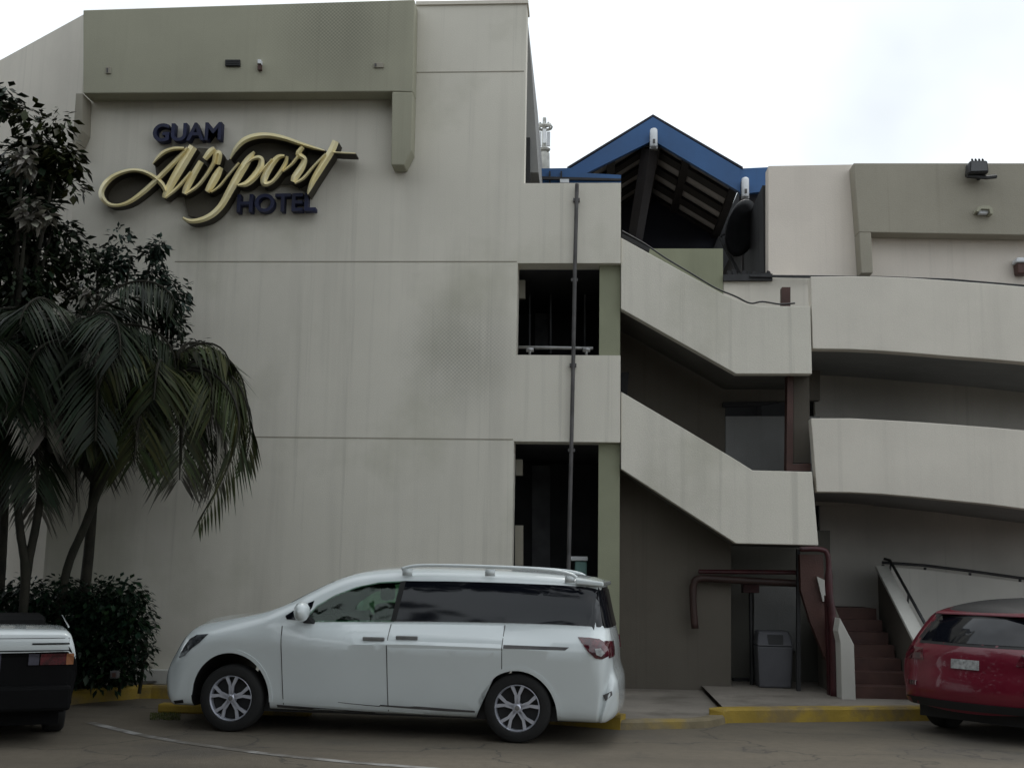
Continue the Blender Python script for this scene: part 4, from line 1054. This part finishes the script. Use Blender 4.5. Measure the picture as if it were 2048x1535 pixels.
        b = MB(); b.prism([(q[0]-0.03, h.y-s*0.03, q[1]-0.13), (q[0]+0.09, h.y-s*0.03, q[1]-0.13), (q[0]+0.05, h.y+s*0.1, q[1]-0.06), (q[0]-0.02, h.y+s*0.1, q[1]-0.06)], (0, 0, 0.035)); b.build('mirror_foot', 'black', mo)
    # cabin: seats, wheel
    z0 = L(740, 1225)[1]; sx = L(742, 1220)[0]
    for y in (-0.42, 0.42): seat(t, sx, y, z0-0.14)
    b = MB(); q = L(655, 1240); ax = Vector((0.55, 0, 0.45)).normalized(); a1 = Vector((0, 1, 0)); a2 = ax.cross(a1)
    b.tube([Vector((q[0], -0.42, q[1]))+(a1*math.cos(k*math.pi/10)+a2*math.sin(k*math.pi/10))*0.19 for k in range(21)], 0.018, 6)
    b.tube([Vector((q[0], -0.42, q[1]))-a2*0.19, Vector((q[0], -0.42, q[1]))+a2*0.19], 0.02, 6); b.build('steering_wheel', 'black', t, smooth=True)
    b = MB(); q0 = L(612, 1243); q1 = L(650, 1243); b.prism([(q0[0], -0.75, q0[1]-0.02), (q0[0], -0.75, q0[1]+0.05), (q1[0], -0.75, q1[1]+0.06), (q1[0]+0.08, -0.75, q1[1]-0.02)], (0, 1.5, 0)); b.build('dashboard', 'black', t)
    # wheels
    r = 0.325
    for s in (-1, 1):
        for (x, _z) in (fc, rc): wheel(t, x+0.01, r, s*(W/2-0.16), r, 0.225, s, True, 5)
    u = MB(); u.box((fc[0]-0.2, -0.75, 0.2), (rc[0]+0.6, 0.75, 0.34)); u.build('underbody', 'black', t)
    return t
van()

# --- red hatchback, seen from its rear corner
def red_car():
    C = gnd(1892, 1453)           # tail-side left tyre on the road
    head = Vector((math.sin(R(50)), math.cos(R(50)), 0)); right = Vector((head.y, -head.x, 0))
    W = 1.76
    top = [(-2.02, 0.30), (-2.08, 0.45), (-2.06, 0.62), (-1.98, 0.76), (-1.6, 0.88), (-1.1, 0.98), (-0.75, 1.18), (-0.35, 1.40), (0.1, 1.50), (0.6, 1.515), (1.1, 1.47), (1.5, 1.395), (1.62, 1.34), (1.80, 1.14), (1.93, 0.95), (1.975, 0.84), (1.99, 0.70), (2.02, 0.58), (2.03, 0.44), (1.99, 0.30)]
    top = [(x, z if z < 0.6 else 0.6+(z-0.6)*0.86) for x, z in top]
    # local +x points to the tail
    rz = math.atan2(-head.y, -head.x)
    ex = -head; ey = Vector((-ex.y, ex.x, 0))
    # left tyre: is it +y or -y?
    sy = 1 if ey.dot(-right) > 0 else -1
    org = C - ex*1.30 - ey*(sy*(W/2-0.12))
    t = thing('hatchback', 'dark red hatchback cut off by the right edge, tail towards viewer', 'car', (org.x, org.y, 0), rz, None, True)
    def rnd(u, p): return 0.16 + 0.22*max(0, min(1, (-1.2-p.x)/0.7)) + 0.10*max(0, min(1, (p.x-1.5)/0.4))
    car = Car(top, (-1.98, 0.26, 1.96, 0.30), W, 0.93, 0.30, rnd, crown=lambda u, p: 0.03+0.06*max(0, min(1, (abs(p.x)-1.3)/0.5)))
    car.cut([(cyl((-1.3, 0.33), 0.39, -1.2, 1.2), 1), (cyl((1.30, 0.33), 0.39, -1.2, 1.2), 1)], t, ['red_car', 'black'])
    bd = [o for o in t.children if o.name.startswith('body')][0]
    for p_ in bd.data.polygons:
        if p_.normal.z > 0.75 and p_.center.z > 1.19 and -0.6 < p_.center.x < 1.7: p_.material_index = 1
    def pat(name, poly, m_, off=0.006, side=-1, par=t, **k):
        o = put(name, car.patch(poly, off, side, **k), m_, par, True)
        b = bmesh.new(); b.from_mesh(o.data)
        for e in b.edges:
            if len(e.link_faces) == 2 and e.calc_face_angle(0) > R(40): e.smooth = False
        b.to_mesh(o.data); b.free(); return o
    pat('rear_window', [(-0.62, 0.961), (0.62, 0.961), (0.52, 1.211), (-0.52, 1.211)], 'glass_dark', 0.006, 1, axis='x')
    pat('rear_window_frame', [(-0.70, 0.931), (0.70, 0.931), (0.58, 1.241), (-0.58, 1.241)], 'black', 0.002, 1, axis='x')
    for s in (-1, 1):
        pat('side_window', [(-0.75, 0.944), (0.05, 0.944), (0.05, 1.305), (-0.3, 1.262)], 'glass_dark', 0.006, s)
        pat('side_window', [(0.12, 0.944), (0.85, 0.944), (0.85, 1.288), (0.12, 1.314)], 'glass_dark', 0.006, s)
        pat('side_window', [(0.92, 0.944), (1.4, 0.987), (1.3, 1.219), (0.92, 1.279)], 'glass_dark', 0.006, s)
        pat('tail_light', [(s*0.52, 0.772), (s*0.80, 0.763), (s*0.80, 0.901), (s*0.56, 0.884)], 'lamp_red', 0.010, 1, axis='x')
        pat('tail_light', [(1.62, 0.824), (1.88, 0.789), (1.86, 0.901), (1.66, 0.918)], 'lamp_red', 0.012, s)
        pat('reflector', [(s*0.60, 0.5), (s*0.78, 0.5), (s*0.78, 0.545), (s*0.60, 0.545)], 'lamp_red', 0.01, 1, axis='x')
        pat('wheel_trim', [(1.30+0.45*math.cos(a), 0.33+0.45*math.sin(a)) for a in [R(k) for k in range(10, 171, 10)]] + [(1.30+0.395*math.cos(a), 0.33+0.395*math.sin(a)) for a in [R(k) for k in range(170, 9, -10)]], 'black', 0.01, s)
    pl = pat('number_plate', [(-0.155, 0.708), (0.155, 0.708), (0.155, 0.802), (-0.155, 0.802)], 'plate', 0.014, 1, axis='x')
    pat('bumper', [(-0.78, 0.3), (0.78, 0.3), (0.78, 0.38), (-0.78, 0.38)], 'black', 0.015, 1, axis='x')
    b = MB(); b.prism([(1.38, -0.56, 1.31), (1.74, -0.54, 1.262), (1.75, -0.54, 1.235), (1.42, -0.56, 1.265)], (0, 1.1, 0)); b.build('spoiler', 'red_car', t, bevel=0.015)
    r = 0.315
    for s in (-1, 1):
        for x in (-1.3, 1.3): wheel(t, x, r, s*(W/2-0.13), r, 0.215, s, True, 5, 'metal_grey', 0.2)
    u = MB(); u.box((-1.5, -0.7, 0.17), (1.85, 0.7, 0.32)); u.build('underbody', 'black', t)
red_car()

# --- white convertible whose tail enters at the left
def white_car():
    W = 1.66
    # tail plane about 11.4 m from the camera
    p = gnd(157, 1443); p2 = CAM + (p-CAM); 
    d = Vector((ray(60, 1300).x, ray(60, 1300).y, 0)).normalized(); head = Vector((d.x-0.06, d.y, 0)).normalized()
    ex = -head; ey = Vector((-ex.y, ex.x, 0)); right = Vector((head.y, -head.x, 0))
    edge = at(157, 1290, 0)
    dd = ray(157, 1330); k = 11.6/Vector((dd.x, dd.y, 0)).length; E = CAM+dd*k
    org = Vector((E.x, E.y, 0)) - right*(W/2) - ex*2.05
    t = thing('convertible', 'boxy white car with black soft top, only its tail showing at left', 'car', (org.x, org.y, 0), math.atan2(ex.y, ex.x), None, True)
    zt = (CAM+ray(100, 1256)*(k)).z
    top = [(-2.05, 0.3), (-2.1, 0.45), (-2.08, 0.6), (-2.0, 0.68), (-1.4, 0.78), (-0.8, 0.84), (0.0, 0.87), (0.8, 0.9), (1.4, 0.935), (1.88, 0.925), (2.02, 0.90), (2.05, 0.83), (2.05, 0.74), (2.02, 0.70), (2.02, 0.45), (2.05, 0.42), (2.03, 0.28)]
    dz = zt-0.935
    top = [(x, z+dz*max(0, min(1, (z-0.45)/0.3))) for x, z in top]
    car = Car(top, (-2.0, 0.24, 2.0, 0.28), W, 0.80, 0.25, lambda u, p: 0.06+0.2*max(0, min(1, (-1.5-p.x)/0.5)), crown=0.012)
    car.cut([(cyl((-1.25, 0.31), 0.36, -1.2, 1.2), 1), (cyl((1.15, 0.31), 0.36, -1.2, 1.2), 1)], t, ['white_car', 'black_matte'])
    bd = [o for o in t.children if o.name.startswith('body')][0]
    for p_ in bd.data.polygons:
        if p_.center.z < zt-0.26: p_.material_index = 1
    def pat(name, poly, m_, off=0.006, par=t, label=None, side=1, axis='x', **k):
        o = put(name, car.patch(poly, off, side, axis=axis, **k), m_, par, False)
        if label: o['label'] = label
        return o
    def Z(y): return (CAM+ray(60, y)*k).z
    z1, z0 = Z(1297), Z(1340)
    sr = 1 if ey.dot(right) > 0 else -1
    pat('tail_panel', [(-0.80, Z(1372)), (0.80, Z(1372)), (0.80, z1), (-0.80, z1)], 'black_matte', 0.004)
    la, lb = Z(1326), Z(1304)
    for s in (sr, -sr):
        l = pat('tail_light', [(s*0.50, la), (s*0.72, la), (s*0.72, lb), (s*0.50, lb)], 'lamp_red', 0.02)
        pat('indicator', [(s*0.722, la), (s*0.785, la), (s*0.785, lb), (s*0.722, lb)], 'lamp_amber', 0.022, l)
        pat('reverse_lens', [(s*0.40, la), (s*0.49, la), (s*0.49, lb), (s*0.40, lb)], 'lamp_grey', 0.018, l)
    pat('number_plate', [(-0.17, Z(1338)), (0.17, Z(1338)), (0.17, Z(1302)), (-0.17, Z(1302))], 'lamp_grey', 0.02)
    pat('trunk_badge', [(sr*0.42, Z(1286)), (sr*0.74, Z(1286)), (sr*0.74, Z(1283)), (sr*0.42, Z(1283))], 'black_matte', 0.006)
    pat('trunk_seam', [(-0.80, Z(1274)), (0.80, Z(1274)), (0.80, Z(1273)), (-0.80, Z(1273))], 'black_matte', 0.003)
    b = MB(); b.box((2.0, -0.78, 0.30), (2.13, 0.78, 0.52)); b.build('bumper', 'black_matte', t, bevel=0.03)
    # folded-low black soft top
    b = MB(); zz = zt-0.03
    b.prism([(1.2, -0.62, zz-0.03), (0.75, -0.58, zz+0.05), (0.25, -0.56, zz+0.07), (-0.55, -0.56, zz+0.07), (-0.75, -0.58, zz+0.05), (-1.1, -0.62, zz-0.06)], (0, 1.2, 0)); b.build('soft_top', 'black_matte', t, bevel=0.06)
    b = MB(); q = (CAM+ray(152, 1266)*k); 
    yy = sr*0.76; b.tube([(1.55, yy, zt-0.01), (0.9, yy-sr*0.02, zt+0.075)], [0.008, 0.004], 6); b.build('antenna', 'white_car', t)
    for s in (-1, 1):
        for x in (-1.25, 1.15): wheel(t, x, 0.30, s*(W/2-0.12), 0.30, 0.19, s, True, 5, 'metal_grey', 0.19)
    u = MB(); u.box((-1.5, -0.7, 0.16), (1.9, 0.7, 0.34)); u.build('underbody', 'black_matte', t)
white_car()
t = thing('wheel_stop', 'low yellow parking stop under the nose of the white van', 'parking stop', gnd(340, 1424))
a = gnd(314, 1425); b = MB(); b.box((a.x, a.y, 0.003), (a.x+1.7, a.y+0.16, 0.10)); b.build('block', 'yellow', t, bevel=0.02)
b = MB(); b.tube([(a.x+0.3, a.y+0.08, 0.1), (a.x+0.3, a.y+0.08, 0.115)], 0.02, 8); b.build('bolt', 'metal_dark', t)

# ------------------------------------------------------------------ vegetation
def leaf(b, p, d, side, ln, w, droop=0.0):
    d = d.normalized(); s = side.normalized()
    m_ = p+d*ln*0.5+Vector((0, 0, -droop*ln*0.3)); e = p+d*ln+Vector((0, 0, -droop*ln))
    b.add([p, m_-s*w, e, m_+s*w], [(0, 1, 2, 3)])
def frond(bs, br, base, az, elev, ln, rnd, arch=1.0, leaflet=0.46, npair=40):
    d = Vector((math.cos(az), math.sin(az), 0)); p = base.copy(); e = elev; pts = [p.copy()]
    n = 14
    for i in range(n):
        p = p + (d*math.cos(e)+Vector((0, 0, math.sin(e))))*(ln/n); e -= arch*(0.07+0.20*i/n); e = max(e, -1.45); pts.append(p.copy())
    br.tube(pts, [0.022*(1-0.8*i/n)+0.004 for i in range(n+1)], 5, False)
    sd = Vector((-d.y, d.x, 0))
    for i in range(npair):
        f = 0.10+0.90*i/npair; k = f*n; j = min(int(k), n-1); q = pts[j].lerp(pts[j+1], k-j); t_ = (pts[j+1]-pts[j]).normalized()
        L_ = leaflet*(0.55+0.9*math.sin(math.pi*min(1, f*0.95+0.05)))*rnd.uniform(0.8, 1.15)
        for s in (-1, 1):
            ld = (t_*0.55 + sd*s*0.85 + Vector((0, 0, -0.25+rnd.uniform(-0.15, 0.15))))
            leaf(bs, q, ld, t_.cross(ld).cross(ld)*1.0 + Vector((0, 0, 0.001)), L_, 0.013+0.009*rnd.random(), 0.35+0.3*rnd.random())
def frond_path(b, br, pts, rnd, leaflet, npair, wd=0.014):
    P = catmull(pts, 8); n = len(P)-1
    br.tube(P, [0.02*(1-0.8*i/n)+0.004 for i in range(n+1)], 5, False)
    for i in range(npair):
        f = 0.06+0.94*i/npair; k = f*n; j = min(int(k), n-1); q = P[j].lerp(P[j+1], k-j); t_ = (P[j+1]-P[j]).normalized()
        sd = t_.cross(Vector((0, 0.25, 1))).normalized(); L_ = leaflet*(0.45+0.8*math.sin(math.pi*min(1, f*0.92+0.08)))*rnd.uniform(0.8, 1.2)
        for s in (-1, 1):
            ld = t_*0.5+sd*s*0.6+Vector((0, 0, -0.75+rnd.uniform(-0.2, 0.2)))
            leaf(b, q, ld, t_.cross(ld).cross(ld)+Vector((0, 0, 0.001)), L_, wd*rnd.uniform(0.7, 1.3), 0.4)
def palm(trunk, label, nf, ln, rnd, m_='leaf', arch=1.0, n_pale=2, rad=0.043, extra=()):
    base = trunk[0]; t = thing('palm_tree', label, 'palm tree', base, 0, 'palms in the planting bed')
    b = MB(); pts = catmull(trunk, 6); n = len(pts)
    b.tube(pts, [rad*(1.25-0.45*i/n)*(1+0.06*(i % 2)) for i in range(n)], 10); b.build('trunk', 'trunk', t, smooth=True)
    top = pts[-1]
    bs = MB(); br = MB(); bd = MB()
    for i in range(nf):
        az = 2*math.pi*i/nf*2.4+rnd.uniform(-0.25, 0.25)
        el = R(75)-R(95)*(i/nf)+rnd.uniform(-0.12, 0.12)
        frond(bd if i >= nf-n_pale else bs, br, top, az, el, ln*rnd.uniform(0.8, 1.1), rnd, arch)
    for e in extra: frond_path(bs, br, [top]+e, rnd, 0.42, 46)
    bs.build('crown', m_, t, fix=False); br.build('frond_stem', 'trunk', t, fix=False)
    if n_pale: o = bd.build('pale_frond', 'leaf_lit', t, fix=False)
    # crown shaft
    b = MB(); b.tube([top-Vector((0, 0, 0.5)), top-Vector((0, 0, 0.2)), top+Vector((0, 0, 0.1))], [rad*0.95, rad*1.15, rad*0.6], 10); b.build('crown_shaft', 'leaf_olive', t, smooth=True)
    return t
def clump(b, c, r, n, size, rnd, flat=1.0):
    for i in range(n):
        while True:
            v = Vector((rnd.uniform(-1, 1), rnd.uniform(-1, 1), rnd.uniform(-1, 1)))
            if 0.25 < v.length < 1: break
        v = v*(0.75+0.3*rnd.random()); p = c+Vector((v.x*r, v.y*r*0.8, v.z*r*flat))
        d = Vector((v.x+rnd.uniform(-.6, .6), v.y+rnd.uniform(-.6, .6), v.z*0.4+rnd.uniform(-.7, .3)))
        if d.length < 0.1: d = Vector((1, 0, -0.3))
        sd = d.cross(Vector((rnd.uniform(-.5, .5), rnd.uniform(-.5, .5), 1)))
        if sd.length < 0.05: sd = Vector((0, 1, 0))
        s = size*rnd.uniform(0.6, 1.35); leaf(b, p, d, sd, s, s*rnd.uniform(0.2, 0.32), 0.25)
def broadleaf(base, label, limbs, clumps, rnd, mats, size=0.2, dens=260):
    t = thing('broadleaf_tree', label, 'tree', base)
    b = MB()
    fork = Vector((base.x, base.y, clumps[0][0].z-1.6)) if False else base.lerp(clumps[0][0], 0.55)
    b.tube(catmull([base, base.lerp(fork, 0.5)+Vector((0.05, 0, 0)), fork], 4), [0.085-0.004*i for i in range(9)], 9); b.build('trunk', 'trunk', t, smooth=True)
    bl = MB()
    for c, r, m_ in clumps: bl.tube([fork, fork.lerp(c, 0.6)+Vector((0, 0, 0.1)), c], [0.06, 0.035, 0.012], 6)
    bl.build('limb', 'trunk', t, smooth=True)
    by = {}
    for c, r, m_ in clumps:
        b = by.setdefault(m_, MB())
        for k in range(6):
            o = Vector((rnd.gauss(0, .42), rnd.gauss(0, .42), rnd.gauss(0, .42)))*r
            clump(b, c+o, r*rnd.uniform(0.4, 0.62), int(dens*r*r/4)+20, size, rnd, 0.85)
    for m_, b in by.items(): b.build('crown', m_, t, fix=False)
    return t
rnd = random.Random(11)
def CL(x, y, Y, rpx, m_):
    p = at(x, y, Y); return (p, rpx*(p-CAM).length/F, m_)
def base_at(x, Y): p = at(x, 1200, Y); return Vector((p.x, Y, 0.13))
broadleaf(base_at(-10, -1.4), 'tall dark broadleaf tree at the left edge, topmost crown before the chamfered wall', None,
    [CL(40, 440, -1.4, 120, 'leaf'), CL(85, 262, -1.4, 58, 'leaf_olive'), CL(112, 330, -1.4, 50, 'leaf_olive'), CL(20, 340, -1.4, 100, 'leaf'), CL(105, 455, -1.3, 68, 'leaf'), CL(-20, 560, -1.4, 130, 'leaf'), CL(70, 560, -1.2, 80, 'leaf_olive'), CL(-30, 200, -1.4, 50, 'leaf'), CL(55, 420, -1.9, 30, 'leaf_lit'), CL(45, 320, -1.95, 18, 'leaf_lit')], rnd, None, 0.14, 900)
broadleaf(base_at(150, -1.0), 'fine-leaved blue green tree behind the palms against the beige facade', None,
    [CL(230, 640, -1.0, 110, 'leaf_teal'), CL(262, 512, -1.0, 46, 'leaf_teal'), CL(305, 560, -0.9, 55, 'leaf_teal'), CL(195, 535, -1.0, 62, 'leaf'), CL(110, 660, -1.0, 110, 'leaf'), CL(345, 690, -1.0, 70, 'leaf'), CL(340, 600, -1.0, 40, 'leaf_teal'), CL(308, 500, -0.9, 30, 'leaf_teal'), CL(280, 760, -1.0, 95, 'leaf'), CL(150, 790, -1.0, 100, 'leaf_olive'), CL(30, 780, -1.1, 100, 'leaf'), CL(190, 620, -1.6, 38, 'leaf_lit'), CL(60, 720, -1.7, 40, 'leaf_lit')], rnd, None, 0.10, 1150)
def TR(pts, Y):
    out = [at(x, y, Y) for x, y in pts]; return [Vector((out[0].x, Y, 0.12))]+out
palm(TR([(52, 1160), (72, 1050), (92, 930), (125, 790), (150, 690)], -1.9), 'palm whose trunk leans right from the V-shaped pair', 17, 1.8, rnd, 'leaf', 1.1, 3)
palm(TR([(50, 1160), (40, 1060), (30, 960), (10, 820), (-5, 740)], -1.95), 'palm whose trunk leans left from the V-shaped pair', 15, 1.7, rnd, 'leaf', 1.1, 3)
palm(TR([(128, 1165), (170, 1050), (212, 950), (270, 850), (330, 770)], -1.7), 'palm with the most slanted trunk, fronds drooping before the bare facade', 18, 1.45, rnd, 'leaf_olive', 1.35, 3, extra=[
    [at(x, y, Y) for x, y, Y in ((395, 735, -1.9), (455, 775, -2.1), (478, 850, -2.25), (450, 945, -2.3), (395, 1045, -2.3))],
    [at(x, y, Y) for x, y, Y in ((400, 720, -1.6), (470, 760, -1.6), (500, 840, -1.6), (492, 920, -1.6))],
    [at(x, y, Y) for x, y, Y in ((370, 690, -1.5), (430, 700, -1.4), (480, 750, -1.4), (495, 810, -1.4))],
    [at(x, y, Y) for x, y, Y in ((300, 700, -2.0), (240, 720, -2.3), (190, 800, -2.5), (170, 900, -2.6))]])
palm(TR([(2, 1160), (8, 1040), (10, 960), (8, 840)], -1.5), 'palm with upright trunk cut by the left edge', 14, 1.7, rnd, 'leaf', 1.1, 2)

# hedge
t = tag(bpy.data.objects.new('hedge', None), 'dense dark green hedge in the planting bed below the palms', 'hedge'); COL.objects.link(t); t.location = base_at(140, -1.1)
b = MB(); hr = random.Random(4)
for x in range(-60, 290, 22):
    for y in range(1190, 1372, 26):
        if x > 250 and y > 1330: continue
        for Y in (-1.7, -1.0):
            p = at(x+hr.uniform(-8, 8), y+hr.uniform(-8, 8), Y)
            if p.z < 0.15: p.z = 0.2
            clump(b, p, 0.22, 64, 0.085, hr, 1.0)
for x, y in ((252, 1178), (275, 1190), (286, 1215), (290, 1255), (293, 1290), (205, 1172), (230, 1182), (140, 1172), (60, 1170), (292, 1235), (285, 1320)):
    clump(b, at(x, y, -1.3), 0.15, 60, 0.08, hr, 1.0)
b.build('foliage', 'leaf_hedge', t, fix=False)
b = MB()
for x in range(-40, 290, 40):
    p = at(x, 1360, -1.3); b.tube([(p.x, -1.3, 0.1), (p.x+0.05, -1.3, 0.7)], 0.025, 6)
b.build('stem', 'trunk', t)
t = thing('utility_box', 'small dark box with red face at the foot of the hedge', 'utility box', gnd(227, 1362, 0.13))
b = MB(); b.pz([(220, 1341), (234, 1341), (234, 1356), (220, 1356)], -2.0, 0.08); b.build('casing', 'pipe', t, bevel=0.006)
b = MB(); b.pz([(224, 1345), (231, 1345), (231, 1353), (224, 1353)], -2.008, 0.007); b.build('face', 'brown', t)
# tuft of grass at the kerb
b = MB(); hr = random.Random(9)
for i in range(700):
    p = gnd(300+hr.random()*60, 1440-hr.random()*14, 0); leaf(b, p, Vector((hr.uniform(-.5, .5), hr.uniform(-.5, .5), 1)), Vector((hr.uniform(-1, 1), hr.uniform(-1, 1), 0.01)), hr.uniform(0.015, 0.035), 0.004, 0.1)
o = struct(b.build('grass', 'grass', fix=False), 'stuff')

# unseen tree added overhead to shade the lower-left wall and road
def shade_canopy():
    base = Vector((-8.2, -8.6, 0)); cr = random.Random(21); cl = []
    for k in range(22):
        a = cr.uniform(0, 6.28); rr = cr.uniform(0.2, 1)**0.5
        cl.append((Vector((-5.6+4.2*rr*math.cos(a), -9.6+3.2*rr*math.sin(a), 8.6+cr.uniform(-0.3, 1.0))), cr.uniform(1.2, 1.6), 'leaf'))
    broadleaf(base, 'unseen spreading tree added overhead to shade the lower left', None, cl, cr, None, 0.42, 110)
shade_canopy()

# wood out of view, added to shade low walls and reflect in the van
b = MB(); cr = random.Random(31)
def mass(x, y, h, w):
    for k in range(int(34*w*h/8)):
        c = Vector((x+cr.uniform(-w, w), y+cr.uniform(-1.5, 1.5), 0.6+(h-0.6)*cr.random()**0.85))
        for q in range(3): leaf(b, c+Vector((cr.uniform(-.7, .7), cr.uniform(-.7, .7), cr.uniform(-.7, .7))), Vector((cr.uniform(-1, 1), cr.uniform(-1, 1), cr.uniform(-.8, .8))), Vector((cr.uniform(-1, 1), cr.uniform(-1, 1), cr.uniform(-1, 1))), cr.uniform(0.9, 1.5), cr.uniform(0.35, 0.55), 0.2)
for x in range(-24, 14, 3): mass(x, -22-0.1*x, 10.5-0.17*(x+24)+cr.uniform(-1, 1), 2)
for y in range(-20, -1, 3): mass(-13.2, y, 11+cr.uniform(-1, 1), 1.6)
for y in (-13, -10.5, -8, -5.5): mass(-10.6, y, 9.0, 1.2)  # nearer row, added to darken the road at left
struct(b.build('shade_wood', 'leaf', fix=False), 'stuff')
